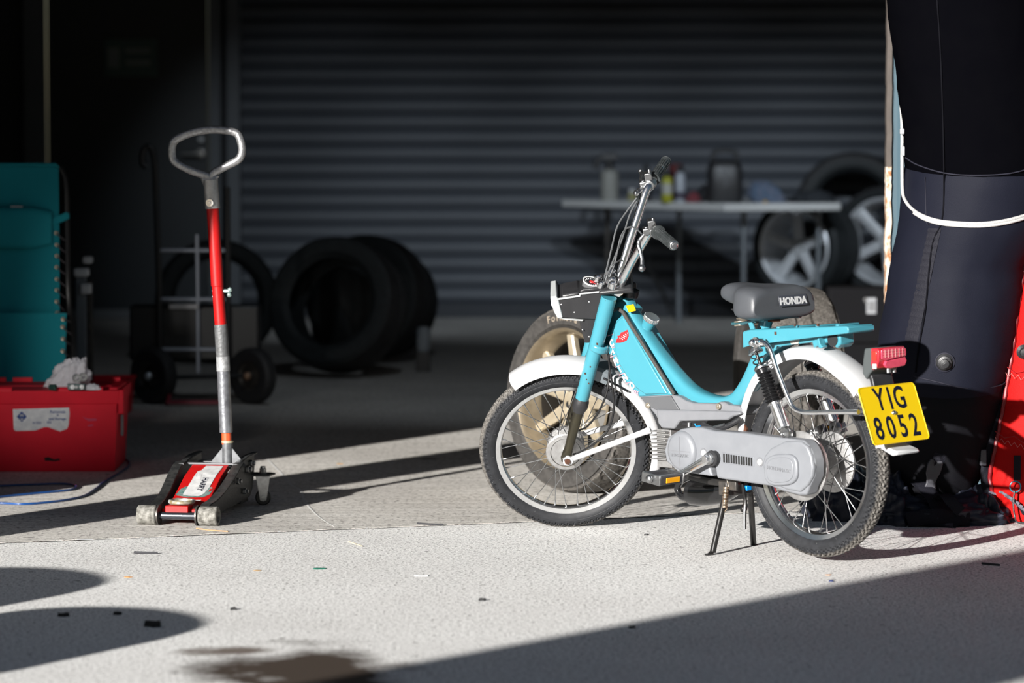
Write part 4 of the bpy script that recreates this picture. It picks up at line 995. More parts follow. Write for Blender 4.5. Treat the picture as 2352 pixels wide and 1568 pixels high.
# side plates: outline in (y,z)
spl = [(-.012, .018), (-.016, .045), (.01, .058), (.06, .062), (.16, .082), (.26, .122), (.33, .150), (.42, .163), (.50, .166), (.555, .165), (.56, .125), (.54, .06), (.50, .034), (.10, .012)]
for s_ in (-1, 1):
    off = lambda y: .066 + .018*min(1, max(0, (y - .02)/.25)) 
    rings = []
    n_ = len(spl); mb = MB()
    vs = [(s_*(off(y)), y, z) for y, z in spl] + [(s_*(off(y) + .005), y, z) for y, z in spl]
    fs = [tuple(range(n_)), tuple(range(2*n_-1, n_-1, -1))] + [(i, (i+1) % n_, (i+1) % n_ + n_, i + n_) for i in range(n_)]
    mb.add(vs, fs); jb(mb, 'side_plate', jblack, bevel=.001)
    # rolled flange along the top edge
    fl = []
    for y, z in [(-.01, .048), (.03, .060), (.08, .066), (.16, .085), (.25, .119), (.31, .144), (.35, .155)]:
        x = s_*(off(y) + .012); fl.append((x, y, z))
    jb(MB().sweep(smoothpath(fl, 4), (.016, .003), 10, side=(1, 0, .0), e=4), 'plate_flange', jblack)
    jb(MB().sweep([(s_*(off(.35) + .004), .33, .150), (s_*(off(.5) + .006), .45, .166), (s_*(off(.5) + .006), .555, .168)], (.010, .0035), 8, side=(1, 0, 0), e=4), 'top_flange', mat('bare edge steel', (.4, .41, .42), .35, .9, (.1, .1, .1), 60))
    for (y, z, r_) in [(.46, .125, .013), (.50, .14, .011), (.34, .10, .011), (.42, .06, .010)]:
        x = s_*(off(y) + .005); jb(MB().cyl((x, y, z), (x + s_*.010, y, z), r_, n=6).cyl((x + s_*.010, y, z), (x + s_*.018, y, z), r_*.6, n=12), 'frame_bolt', steel, bevel=.0008)
jb(MB().box((0, .50, .145), (.15, .05, .004)).box((0, .37, .150), (.155, .012, .006)), 'cross_bar', mat('dark cross steel', (.10, .10, .105), .4, .5), bevel=.001)
jb(MB().box((0, .49, .06), (.15, .09, .09)).cyl((0, .30, .07), (0, .47, .075), .03, n=20), 'pump_block', jblack, bevel=.004)
# lifting arm with bend
arm = [(.02, .030), (.02, .046), (.10, .052), (.155, .072), (.27, .122), (.36, .148), (.36, .13), (.27, .104), (.15, .045)]
jb(MB().slab([(y, z) for y, z in arm], -.058, .060, fr=lambda a, b, c: (c, a, b)), 'lift_arm', redpaint, bevel=.002)
jb(MB().box((-.006, .028, .040), (.072, .055, .036)), 'saddle_block', redpaint, bevel=.002)
jb(MB().lathe([(.030, .0), (.037, .0), (.041, .004), (.041, .010), (.038, .013), (.032, .012), (.030, .004)], c=(-.002, .045, .060), axis=(0, 0, 1), n=36, closedprof=True).lathe([(0, .003), (.031, .003), (.031, 0), (0, 0)], c=(-.002, .045, .060), axis=(0, 0, 1), n=30), 'saddle_cup', mat('worn pale enamel', (.5, .52, .52), .4, .3, (.28, .22, .1), 60, .4))
# stickers on the arm: paper name label and torn green decals, lying on the sloping face
def armpt(u, t, h=.0): # u across -.05..+.05, t along y
    u = u*1.2
    z = float(np.interp(t, [.10, .155, .27, .36], [.052, .072, .122, .148])); return V((u, t, z + h))
def decal(pts, m_, name, h=.0012):
    o = []; sub = []
    pts2 = []
    for i in range(len(pts)):
        a, b = pts[i], pts[(i+1) % len(pts)]
        for k in range(4): pts2.append((a[0] + (b[0]-a[0])*k/4, a[1] + (b[1]-a[1])*k/4))
    cx = sum(p[0] for p in pts2)/len(pts2); cy = sum(p[1] for p in pts2)/len(pts2)
    vs = [armpt(cx, cy, h)] + [armpt(*p, h) for p in pts2] + [armpt(cx + (p[0]-cx)*.5, cy + (p[1]-cy)*.5, h) for p in pts2]; n_ = len(pts2)
    fs = [(0, n_ + 1 + i, n_ + 1 + (i+1) % n_) for i in range(n_)] + [(1 + i, 1 + (i+1) % n_, n_ + 1 + (i+1) % n_, n_ + 1 + i) for i in range(n_)]
    return MB().add(vs, fs).build(name, m_, jk, smooth=0)
dec_g = mat('torn green decal', (.03, .12, .11), .5, 0, (.22, .26, .24), 90, .5)
decal([(-.045, .155), (-.04, .19), (-.03, .205), (.04, .205), (.046, .19), (.044, .165), (.03, .145), (-.01, .142)], dec_g, 'torn_decal', .0010)
decal([(-.045, .128), (-.038, .138), (-.015, .135), (-.012, .124), (-.025, .120)], dec_g, 'torn_decal', .0010)
decal([(.012, .120), (.016, .126), (.03, .128), (.026, .119)], mat('white decal scrap', (.5, .5, .48), .6), 'decal_scrap', .0014)
paper = mat('worn paper label', (.6, .6, .59), .6, 0, (.42, .42, .42), 50, .4)
decal([(-.026, .158), (-.008, .150), (.018, .150), (.028, .165), (.034, .20), (.038, .345), (-.008, .345), (-.012, .31), (-.020, .30), (-.022, .24)], paper, 'name_label', .002)
decal([(.037, .175), (.043, .183), (.045, .196), (.038, .192)], redpaint, 'decal_spot', .0022)
pA, pB = armpt(.012, .245, .0026), armpt(.012, .19, .0026)
text('HARRY', .026, ink, jk, frame((pA + pB)/2, pB - pA, V((1, 0, 0))), bold=.0006, ext=.0003)
# handle socket with gussets
hb0 = V((.044, .40, .13)); dz = mat('dull zinc plate', (.17, .18, .19), .5, .2, (.07, .07, .075), 70, .6)
jb(MB().cyl(hb0, hb0 + V((-.0, 0, .085)), .0165, n=24), 'handle_socket', dz)
for s_ in (-1, 1):
    jb(MB().slab([(hb0.x + s_*.014, .200), (hb0.x + s_*.014, .135), (hb0.x + s_*.062, .142)], hb0.y - .004, hb0.y + .0, fr=lambda a, b, c: (a, c, b)), 'socket_gusset', dz, bevel=.001)
jb(MB().lathe([(.0165, 0), (.019, .001), (.019, .006), (.0165, .008)], c=hb0 + V((0, 0, .083)), axis=(0, 0, 1), n=24), 'socket_collar', mat('dusty collar', (.5, .45, .3), .5, .5))
# handle parts through picture rows at the handle's own distance
JM = (Matrix.Translation(JO) @ Matrix.Rotation(-jy, 4, 'Z')); JI = JM.inverted()
HY = (JM @ hb0).y
def hpx(px, py): return JI @ W(px, py, HY)
segs = [((521, 1020), (520, 992), .0155, 'orange_sleeve', mat('orange red band', (.75, .10, .03), .35)),
        ((519.5, 993), (513, 850), .0205, 'grip_wrap', mat('bare wrapped metal', (.28, .29, .31), .4, .6, (.08, .08, .09), 40, .7, bump=.6, bscale=90)),
        ((513, 852), (511.5, 818), .0215, 'tape_band', mat('torn tape', (.42, .43, .44), .5, .3, (.2, .2, .2), 70, .5, bump=.8, bscale=120)),
        ((511.5, 820), (507, 745), .0208, 'foam_sleeve', tape),
        ((507, 748), (500, 657), .0185, 'lower_handle', redpaint), ((499.5, 657), (488.5, 478), .0195, 'upper_handle', redpaint),
        ((488.5, 479), (483.5, 412), .0235, 'grip_socket', alum)]
for a, b2, r, nm_, m_ in segs: jb(MB().cyl(hpx(*a), hpx(*b2), r, r*.98, n=24), nm_, m_, bevel=.0012)
hd_ = MB()
gl = [(484, 408), (492, 396), (518, 382), (548, 366), (556, 345), (551, 318), (541, 305), (515, 299), (480, 298), (440, 305), (405, 320), (396, 335), (396, 360), (405, 374), (440, 392), (474, 403)]
hd_.sweep(smoothpath([hpx(a, b2) for a, b2 in gl], 4, loop=True), .0125, 14, side=(0, 1, 0), loop=True)
hd_.sweep([hpx(484, 425), hpx(480, 410), hpx(484, 398)], [(.017, .023), (.014, .028), (.006, .030)], 16, side=(0, 1, 0))
jb(hd_, 'handle_grip', mat('knurled cast grip', (.45, .45, .46), .38, .8, (.25, .25, .25), 110, .6, bump=.9, bscale=140), smooth=60)
hbp = hpx(487, 465)
jb(MB().cyl(hbp + V((0, -.020, 0)), hbp + V((0, -.030, 0)), .0125, n=20).cyl(hbp + V((0, -.03, 0)), hbp + V((0, -.034, 0)), .006, n=6), 'grip_bolt', chrome, bevel=.001)
a = hpx(514, 668)
jb(MB().cyl(a, a + V((.018, 0, .0)), .006, n=10).ball(a + V((.02, 0, .004)), .008, 10, 6).ball(a + V((.018, 0, -.012)), .008, 10, 6), 'handle_pin', mat('pin green steel', (.3, .4, .38), .3, .6))
a = hpx(493, 668)
jb(MB().cyl(a, a + V((-.008, 0, 0)), .0035, n=8).cyl(a + V((0, 0, -.018)), a + V((-.008, 0, -.018)), .0035, n=8), 'handle_stud', steel)
# casters at the back
for s_ in (-1, 1):
    cx, cy = s_*.115, .565
    jb(MB().slab([(cx - s_*.05, cy - .055), (cx + s_*.03, cy - .035), (cx + s_*.036, cy + .02), (cx + s_*.01, cy + .04), (cx - s_*.05, cy + .03)], .096, .102, fr=lambda a, b, c: (a, b, c)), 'caster_plate', jblack, bevel=.001)
    cs = jb(MB().cyl((cx, cy, .10), (cx, cy, .118), .012, n=6).cyl((cx, cy, .118), (cx, cy, .124), .009, n=12), 'caster_bolt', steel, bevel=.001)
    jb(MB().lathe([(.008, -.011), (.0215, -.011), (.025, -.008), (.025, .008), (.0215, .011), (.008, .011)], c=(cx, cy + .0, .025), axis=(.3, -1, 0), n=32), 'caster_wheel', mat('black caster tyre', (.012, .012, .013), .35))
    axd = V((.3, -1, 0)).normalized()
    for q in (-1, 1):
        c = V((cx, cy + .0, .025)) + axd*q*.0145; t_ = V((0, 0, 1)); f_ = axd.cross(t_)
        def fr2(a, b, c_): return c + f_*a + t_*b + axd*c_
        jb(MB().slab([(-.010, -.008), (.0, -.012), (.010, -.008), (.024, .070), (-.022, .070)], -.0012, .0012, fr=fr2), 'caster_fork', steel, bevel=.0006)
        jb(MB().cyl(c, c + axd*q*.004, .008, n=6), 'caster_nut', steel, bevel=.0006)
    jb(MB().box((cx, cy + .008, .095), (.042, .05, .004)), 'caster_top', steel)

# ================================================================== RED CRATE, CLOTH, FITTINGS
crm = mat('scuffed red plastic', (.95, .010, .035), .5, 0, (.75, .008, .028), 9, .8, spec=.2, coat=.0, bump=.15, bscale=150)
cr0 = G(268, 1083.5); Zt = .296
crt = thing('storage_crate', 'red attached-lid plastic crate with a torn white removals label', 'crate', (cr0.x - .3, cr0.y + .2, 0), radians(.9))
def cb(mb, name, m, bevel=0, **k): return mb.build(name, m, crt, bevel=bevel, **k)
hw_, hd2 = .3, .2
# tapered open box body with lip
bd = MB(); hb_ = .255
def rect(hx, hy, z): return [(-hx, -hy, z), (hx, -hy, z), (hx, hy, z), (-hx, hy, z)]
bd.ring([rect(hw_ - .012, hd2 - .012, 0), rect(hw_, hd2, hb_), rect(hw_ - .006, hd2 - .006, hb_), rect(hw_ - .016, hd2 - .016, .006)])
cb(bd, 'crate_body', crm, bevel=.002, smooth=0)
lp_ = MB().ring([rect(hw_ + .004, hd2 + .004, .238), rect(hw_ + .008, hd2 + .008, .284), rect(hw_ - .004, hd2 - .004, .284), rect(hw_ - .002, hd2 - .002, .238)], caps=False, loop=True)
cb(lp_, 'crate_rim', crm, bevel=.002, smooth=0)
cb(MB().ring([rect(hw_ + .012, hd2 + .0, .10), rect(hw_ + .02, hd2 + .0, .26)], caps=False) if False else MB().box((hw_ + .012, -hd2 + .02, .245), (.02, .045, .085)), 'corner_flange', crm, bevel=.003)
cb(MB().box((hw_ + .006, -hd2 + .10, .155), (.008, .03, .075)), 'side_clip', mat('grey clip', (.25, .28, .30), .5), bevel=.002)
# the two lid flaps and their interlocking hinge pieces
cb(MB().box((0, -.098, .282), (.585, .185, .006)), 'lid_flap', crm, bevel=.001); cb(MB().box((0, .098, .284), (.585, .185, .006)), 'lid_flap', crm, bevel=.001)
for (xa, xb) in [(-.30, -.232), (-.135, -.045 - .02), (.075, .135), (.225, .252), (-.20, -.16)]:
    cb(MB().box(((xa+xb)/2, -hd2 - .002, .286), (xb - xa, .016, .014)).cyl((xa, -hd2 - .002, .292), (xb, -hd2 - .002, .292), .006, n=10), 'lid_hinge', crm, bevel=.001)
    cb(MB().box(((xa+xb)/2 + .02, hd2 - .008, .293), (xb - xa, .02, .018)), 'lid_hinge', crm, bevel=.001)
cb(MB().box((.285, -.03, .288), (.03, .30, .014)), 'lid_edge_rib', crm, bevel=.003)
# label with torn lower edge; front face is y = -hd2 (leans a little)
def fc(px, py, off=0.):
    p = W(px, py, cr0.y - .004); q = crt.matrix_world.inverted() @ p if False else V((p.x - (cr0.x - .3), 0, p.z)); return q.x, q.z
def faceY(z): return -hd2 + .012*(1 - z/hb_) - .0005
lab = [(27, 940), (156, 936), (157, 949), (155, 976), (151, 985), (135, 991), (121, 986), (108, 981), (98, 981), (78, 989), (33, 990), (29, 986)]
lpts = [fc(a, b2) for a, b2 in lab]
lab_o = cb(MB().slab(lpts, 0, 0, fr=lambda a, b, c: (a, faceY(b) - .0006 - c, b)) if False else MB().add([(a, faceY(b), b) for a, b in lpts] + [(a, faceY(b) - .0008, b) for a, b in lpts], [tuple(range(len(lpts))), tuple(range(2*len(lpts) - 1, len(lpts) - 1, -1))]), 'removals_label', mat('creased white label', (1., 1., 1.), .5, 0, (.72, .74, .78), 40, .45, bump=1., bscale=60), smooth=0)
blue = mat('label blue', (.02, .07, .30), .5)
def lt_(s_, px, py, size, m_=blue, b_=.0003, par=None):
    x, z = fc(px, py); return text(s_, size, m_, crt, frame((x, faceY(z) - .0014, z), (1, 0, 0), (0, 0, 1)), name='label_lettering', bold=b_, ext=.0003)
x, z = fc(47.5, 957)
MB().slab([(x - .018, z), (x, z + .019), (x + .018, z), (x, z - .019)], 0, 1, fr=lambda a, b, c: (a, faceY(b) - .0010 - c*.0006, b)).build('label_diamond', blue, crt, smooth=0)
lt_('M', 47.5, 953, .017, letterw, .0005); lt_('B', 47.5, 962, .017, letterw, .0005)
lt_('Removals', 130, 946, .014); lt_('&', 130, 953.5, .009); lt_('and Storage', 129, 962, .0125); lt_('01333', 82, 971.5, .012); lt_('45678'[:0] + '222', 110, 970, .011)
scf = mat('pink scuff', (.62, .05, .14), .6)
for pts_ in ([(185, 957), (199, 962), (219, 962), (219, 966), (200, 967)], [(198, 977), (210, 975), (212, 978), (199, 980)]):
    pp = [fc(a, b2) for a, b2 in pts_]; cb(MB().add([(a, faceY(b) - .0006, b) for a, b in pp], [tuple(range(len(pp)))]), 'scuff_mark', scf, smooth=0)
pp = [fc(a, b2) for a, b2 in [(98, 1052), (108, 1050), (122, 1056), (132, 1053), (136, 1057), (124, 1060), (110, 1059), (100, 1059)]]
cb(MB().add([(a, faceY(b) - .0006, b) for a, b in pp], [tuple(range(len(pp)))]), 'tar_mark', slotm, smooth=0)

# crumpled cloth helper: displaced dome
def heap(name, m_, cx, cy, z0, rx, ry, h, seed, parent=None, label=None, cat=None, n=72, k=26, rough_=.22, freq=3.2, skew=0.):
    mb = MB(); rings = []; 
    for i in range(k):
        t = i/(k - 1); a = t*pi/2
        rg = []
        for j in range(n):
            th = 2*pi*j/n; base = V((cos(th)*cos(a), sin(th)*cos(a), sin(a)))
            nv = noise.fractal(base*freq + V((seed, seed*1.7, 0)), 1.0, 2.0, 4); fold = sin(th*7 + 3*noise.noise(base*2 + V((seed, 0, 0))))*.5*cos(a)
            r = 1 + rough_*(nv + .35*fold)
            x, y, z = base.x*rx*r + skew*base.z*rx, base.y*ry*r, max(0, base.z*h*(1 + rough_*1.2*nv))
            rg.append((cx + x, cy + y, z0 + z))
        rings.append(rg)
    mb.ring(rings); o = mb.build(name, m_, parent, smooth=70)
    if label: tag(o, label, cat)
    return o
clothm = mat('white terry cloth', (1., .97, 1.), .9, 0, (.85, .83, .88), 120, .7, bump=.9, bscale=260)
zt = .287
p = W(148, 888, 11.53)
heap('cleaning_cloth', clothm, p.x - .002, 11.62, zt + .001, .075, .05, .098, 3.1, label='crumpled white cloth heaped on the lid of the labelled red crate', cat='cloth', skew=.35)
p = W(214, 890, 11.5)
heap('paper_wipe', clothm, p.x, 11.49, zt + .001, .030, .022, .020, 8.3, label='small crumpled white wipe on the crate lid right of the metal fittings', cat='cloth', n=40, k=12)
p = W(173, 886, 11.44); fx_ = p.x
ft = thing('bracket_fitting', 'dark metal bracket with pale bolts lying against the white cloth on the crate', 'bracket', (fx_, 11.47, zt))
MB().box((0, 0, .013), (.062, .012, .022)).build('bracket_bar', mat('oiled green-grey steel', (.08, .11, .11), .35, .6), ft, bevel=.002)
for (dx, r_) in [(-.012, .009), (.020, .0085), (.002, .005)]:
    MB().cyl((dx, -.006, .013), (dx, -.014, .013), r_, n=20).cyl((dx, -.014, .013), (dx, -.017, .013), r_*.45, n=6).build('bracket_bolt', steel, ft, bevel=.001)
for k, (px, py, r_) in enumerate([(176, 872, .014), (190, 869, .013)]):
    q = W(px, py, 11.49 + .02*k)
    o = MB().lathe([(r_*.45, -.02), (r_, -.02), (r_*1.06, -.016), (r_*1.06, .016), (r_, .02), (r_*.45, .02)], c=(0, 0, 0), axis=(.25, -1, 0), n=24, closedprof=True).build('drive_socket', steel)
    o.location = (q.x, q.y + .004, zt + .026 + r_*1.06 if k == 0 else zt + .03 + r_*1.06); tag(o, ['steel drive socket resting on the bracket beside the cloth', 'steel drive socket tucked behind the other against the cloth'][k], 'socket')
q = W(122, 894, 11.46)
o = MB().lathe([(.006, -.012), (.011, -.012), (.0115, .01), (.006, .012)], axis=(1, -.5, 0), n=20, closedprof=True).build('ring_nut', mat('green steel', (.05, .13, .11), .3, .5)); o.location = (q.x, 11.46, zt + .0115); tag(o, 'small dark ring nut half under the left edge of the white cloth', 'nut')
# shallow red tray behind
ty_ = thing('red_tray', 'blurred shallow red tray behind the right end of the labelled crate', 'tray', (W(284, 950, 13.6).x - .25, 13.8, 0))
MB().ring([rect(.24, .19, 0), rect(.25, .2, .15), rect(.243, .193, .15), rect(.23, .18, .008)]).build('tray_body', crm, ty_, bevel=.004, smooth=0)
MB().ring([rect(.252, .202, .135), rect(.258, .208, .152), rect(.248, .198, .152), rect(.246, .196, .135)], caps=False, loop=True).build('tray_rim', crm, ty_, bevel=.002, smooth=0)

# ================================================================== GREEN RECLINER
canv = mat('green canvas', (.006, .38, .45), .85, 0, (.005, .32, .38), 3, .9, bump=.5, bscale=700, stretch=(1, 1, .12))
CY = 12.35
def cx_(px, py=600, Y=CY): return W(px, py, Y)
chx = cx_(130).x
chr_ = thing('reclining_chair', 'green canvas reclining garden chair laced to a black tube frame', 'chair', (chx - .27, CY, 0))
def CL(px, py, dy=0.): p = W(px, py, CY); return V((p.x - (chx - .27), dy, p.z))
def sheet(pts4, n=10, bow=.012, dy=0.):
    # quad sheet with a slight belly: TL, TR, BR, BL local points
    a, b, c, d = [V(p) for p in pts4]; vs = []; fs = []
    for s_ in (0, 1):
        for i in range(n + 1):
            for j in range(n + 1):
                u, v = j/n, i/n; p = (a*(1-u) + b*u)*(1-v) + (d*(1-u) + c*u)*v
                p = p + V((0, bow*sin(pi*u)*sin(pi*v) + s_*.004 + .0025*noise.noise(V((u*3, v*5, dy))), 0)); vs.append(p)
    m_ = (n+1)*(n+1)
    for i in range(n):
        for j in range(n):
            q = i*(n+1) + j; fs += [(q, q+1, q+n+2, q+n+1), (m_+q, m_+q+n+1, m_+q+n+2, m_+q+1)]
    e = [(j, 0) for j in range(n+1)]
    per = [j for j in range(n)] + [n + i*(n+1) for i in range(n)] + [n*(n+1) + n - j for j in range(n)] + [(n - i)*(n+1) for i in range(n)]
    for i in range(len(per)): a_, b_ = per[i], per[(i+1) % len(per)]; fs.append((a_, m_ + a_, m_ + b_, b_))
    return MB().add(vs, fs)
tr = CL(126, 379); br_ = CL(137, 722); lo_t = CL(160, 716, -.10); lo_b = CL(161, 880, -.16)
Lx = -.27
tr.y = .10; br_.y = .0
sheet([(Lx, .10, tr.z), tr, br_, (Lx, 0, br_.z)]).build('back_canvas', canv, chr_)
hem = MB().sweep([(Lx, .094, tr.z - .0), (tr.x - .01, .094, tr.z), (tr.x - .002, .094, tr.z - .012)], .007, 10); hem.build('top_hem', canv, chr_)
sheet([(Lx, -.09, lo_t.z), (lo_t.x, -.09, lo_t.z), (lo_b.x, -.20, .02), (Lx, -.20, .02)]).build('seat_canvas', canv, chr_)
# head pillow
pz0, pz1, pxr = CL(117, 572).z, CL(117, 476).z, CL(116, 520).x
rings = []
for i in range(9):
    t = i/8; x = Lx + (pxr - Lx)*t; s_ = 1 if 0 < i < 8 else .8
    rings.append([(x, .04 + .030*a*s_, (pz0+pz1)/2 + (pz1-pz0)/2*b2*s_) for a, b2 in [sup(2*pi*k/20, 3) for k in range(20)]])
MB().ring(rings).build('head_pillow', canv, chr_, smooth=60)
a, b2 = CL(117, 510), CL(155, 498)
MB().slab([(a.x, a.z - .016), (a.x, a.z + .014), (b2.x - .01, b2.z + .017), (b2.x, b2.z + .01), (b2.x, b2.z - .008), (b2.x - .012, b2.z - .014)], .045, .049).build('pillow_strap', canv, chr_, bevel=.001)
MB().box((CL(35, 475).x, .035, CL(35, 475).z), (.045, .003, .006)).build('care_tag', letterw, chr_)
# frame tube at the right, feet
tube = [CL(128, 385, .115), CL(141, 420, .11), CL(146, 520, .09), CL(151, 640, .05), CL(156, 715, .03), CL(163, 790, -.02), CL(166, 900, -.10)]
tube += [V((tube[-1].x, -.16, .18)), V((tube[-1].x, -.20, .012))]
fm = MB()
for s_ in (1, -1): fm.sweep(smoothpath([(p.x*s_ if s_ > 0 else -.27*2 - p.x + .27*2 - .54 + .54 if False else p.x if s_ > 0 else (-.54 - p.x) + .54 - p.x*0 , p.y, p.z) for p in tube], 4), .011, 10) if s_ > 0 else fm.sweep(smoothpath([(-p.x, p.y, p.z) for p in tube], 4), .011, 10)
fm.sweep([(-.25, .13, tr.z - .03), (.25, .13, tr.z - .03)], .011, 10).sweep([(-.27, .30, .012), (.27, .30, .012)], .011, 10).sweep([(.275, .05, .5), (.27, .30, .012)], .011, 10).sweep([(-.275, .05, .5), (-.27, .30, .012)], .011, 10)
fm.build('tube_frame', blackpaint, chr_)
eye = mat('brass eyelet', (.55, .42, .3), .35, .7); cordm = mat('grey elastic cord', (.10, .09, .10), .6)
pts_ = [(125, 536, 146, 556), (127, 563, 147, 583), (127.5, 588, 148, 609), (128, 614, 149, 634), (129, 641, 149, 661), (129.5, 666, 150, 688), (130, 692, 145, 714), (132, 718, 160, 722)]
for k, (a, b_, c, d) in enumerate(pts_ + [(154, 729, 168, 736), (154, 746, 170, 764), (156, 772, 169, 786), (157, 799, 167, 812)]):
    dy = .02 if k < 8 else -.105
    t = (b_ - 379)/(722 - 379) if k < 8 else 0; dy = (.10*(1 - t) - .006) if k < 8 else -.10 - .11*(b_ - 716)/160
    p = CL(a, b_, dy); MB().lathe([(.0035, -.001), (.0065, -.0015), (.0075, .0005), (.0065, .002), (.0035, .0015)], c=p, axis=(0, -1, 0), n=16, closedprof=True).build('eyelet', eye, chr_)
    e = CL(c, d, dy + .03); m2 = lin(p, e, .5) + V((0, -.012, 0)); MB().sweep([p + V((0, -.003, 0)), m2, e], .0028, 8).build('lacing_cord', cordm, chr_)

# ================================================================== BACKGROUND THINGS, LEFT
# clamp stand behind the crate
SY = 13.4
def S_(px, py, dy=0.): p = W(px, py, SY); return V((p.x, SY + dy, p.z))
bs = S_(190, 900)
st_ = thing('clamp_stand', 'blurred dark metal post with a bright bolted clamp head behind the green chair', 'stand', (bs.x, SY, 0))
gm = mat('blue grey post', (.20, .23, .27), .45, .2); off = V((-bs.x, -SY, 0))
MB().box((S_(187, 700).x - bs.x, 0, S_(187, 630).z/2 + .0), (.04, .04, S_(187, 625).z)).build('post', gm, st_, bevel=.004)
MB().box((S_(205, 700).x - bs.x, .03, .3), (.02, .03, .56)).build('rear_post', darksteel, st_, bevel=.003)
MB().box((0, 0, .01), (.2, .2, .02)).build('base_plate', darksteel, st_, bevel=.004)
for (px, py, w_, h_) in [(190, 624, .062, .035), (204, 596, .040, .030), (200, 662, .044, .045)]:
    q = S_(px, py) + off; MB().box((q.x, -.03, q.z), (w_, .05, h_)).build('clamp_block', mat('bright clamp steel', (.9, .93, .97), .35, .2), st_, bevel=.008)
# hand truck
HYt = 14.35
def H(px, py, dy=0.): p = W(px, py, HYt); return V((p.x, HYt + dy, p.z))
hc = H(468, 920)
ht = thing('hand_truck', 'blurred black sack truck with two pneumatic tyres and a red toe bar', 'hand truck', (hc.x, HYt, 0))
o_ = V((-hc.x, -HYt, 0)); hk = mat('black truck tube', (.010, .011, .013), .4); hg = mat('pale truck strut', (.45, .48, .55), .4, .3)
q = lambda px, py, dy=0.: H(px, py, dy) + o_
MB().sweep(smoothpath([q(362, 880, .1), q(360, 700, .1), q(357, 560, .1), q(352, 460, .12), q(350, 400, .12), q(347, 360, .12), q(338, 337, .12), q(322, 346, .12), q(320, 375, .12), q(330, 384, .12)], 4), .014, 12).build('upright_tube', hk, ht)
MB().sweep([q(520, 870, .1), q(518, 600, .1), q(517, 430, .1)], .014, 12).build('upright_tube', hk, ht)
MB().sweep([q(450, 860, .1), q(449, 690, .1), q(447, 540, .1)], .009, 10).build('centre_strut', hg, ht)
for (y_, m_) in [(577, hg), (690, hg), (806, hg)]:
    MB().sweep([q(362, y_, .1), q(520, y_, .1)], .009, 10).build('cross_strut', m_, ht)
MB().box((q(420, 705).x, .05, q(420, 705).z), (.13, .02, .022)).build('load_plate', mat('pale plate', (.3, .3, .31), .4, .4), ht, bevel=.002)
MB().box(((q(290, 760).x + q(590, 760).x)/2, .20, (q(400, 705).z + q(400, 832).z)/2), (q(590, 760).x - q(290, 760).x, .16, q(400, 705).z - q(400, 832).z)).build('back_board', hk, ht, bevel=.01)
redb = mat('red toe bar', (.30, .03, .05), .5)
MB().box((q(450, 918).x, -.10, .016), (.24, .05, .016)).build('toe_bar', redb, ht, bevel=.003)
for px in (392, 520): MB().sweep([q(px, 870, .08), V((q(px, 918).x, -.10, .02))], .009, 8).build('toe_brace', redb, ht)
for k, (px, py) in enumerate([(353, 868), (580, 858)]):
    c = q(px, py); c.z = .1235; axd = V((cos(radians(50)), -sin(radians(50))*1, 0)) if k == 0 else V((cos(radians(50)), -sin(radians(50)), 0))
    axd = V((-.62, -.78, 0)).normalized()
    w_ = MB().lathe([(.065, -.032), (.085, -.036), (.108, -.034), (.1215, -.022), (.1235, 0), (.1215, .022), (.108, .034), (.085, .036), (.065, .032), (.065, -.03)], c=c, axis=axd, n=40).build('truck_wheel', mat('truck tyre', (.022, .022, .024), .6, bump=.4, bscale=200), ht)
    MB().lathe([(0, .03), (.018, .03), (.022, .02), (.05, .012), (.066, .022), (.066, -.02), (0, -.02)], c=c, axis=axd, n=32).build('wheel_disc', darksteel, w_)
    MB().ball(c + axd*.032, .019, 12, 8).build('wheel_cap', [mat('bright hub cap', (.6, .65, .7), .3, .6), mat('rusty hub', (.32, .2, .13), .5, .5)][k], w_)
MB().sweep([q(353, 868) , q(580, 862)], .010, 8).build('wheel_axle', hk, ht)
# stored tyres (bare) on the left
def stored_tyre(px, Y, R, w_, yaw, tilt, label, grp=None, lift=0, rr_=.215):
    X = (px - 1176)*Y/FPX; yaw = radians(yaw); tl = radians(tilt)
    zc = R*cos(tl) + w_/2*abs(sin(tl)) + lift
    root = thing('tyre', label, 'tyre', (X, Y, 0), group=grp)
    MB_ = car_tyre_mb(R, rr_, w_, 1, n=132).build('tyre_casing', mt_dark, root, mw=T((-X, -Y, 0)) @ facing(X, Y, zc, -sin(yaw), -cos(yaw), tl), smooth=30)
    return root
stored_tyre(497, 16.9, .315, .22, -8, 2, 'black tyre standing behind the sack truck')
tb = stored_tyre(776, 15.95, .325, .25, 20, 14, 'large black tyre standing tilted in front of the roller shutter, nearest of its row')
MB().box((-.02, -.155, .095), (.05, .004, .02)).build('tyre_label', mat('dim label', (.22, .2, .18), .5), tb)
stored_tyre(792, 16.5, .305, .23, 74, 2, 'black tyre standing edge-on inside the row, seen through the large tilted tyre')
stored_tyre(846, 16.95, .32, .23, 22, 8, 'black tyre third in the row, a crescent showing right of the large tilted tyre')
stored_tyre(880, 17.25, .285, .2, 25, 5, 'smallest black tyre at the right end of the tyre row by the shutter')
x_ = (972 - 1176)*16.3/FPX
bt = thing('white_tub', 'small blurred white tub hanging at the end of the tyre row', 'tub', (x_, 16.3, 0))
MB().lathe([(0, .10), (.030, .10), (.034, .11), (.036, .20), (.030, .205), (.030, .22), (0, .22)], axis=(0, 0, 1), n=24).build('tub_body', mat('dull white plastic', (.30, .33, .36), .5), bt)
MB().box((0, 0, .05), (.07, .07, .10)).build('tub_stand', blackpl, bt, bevel=.004)

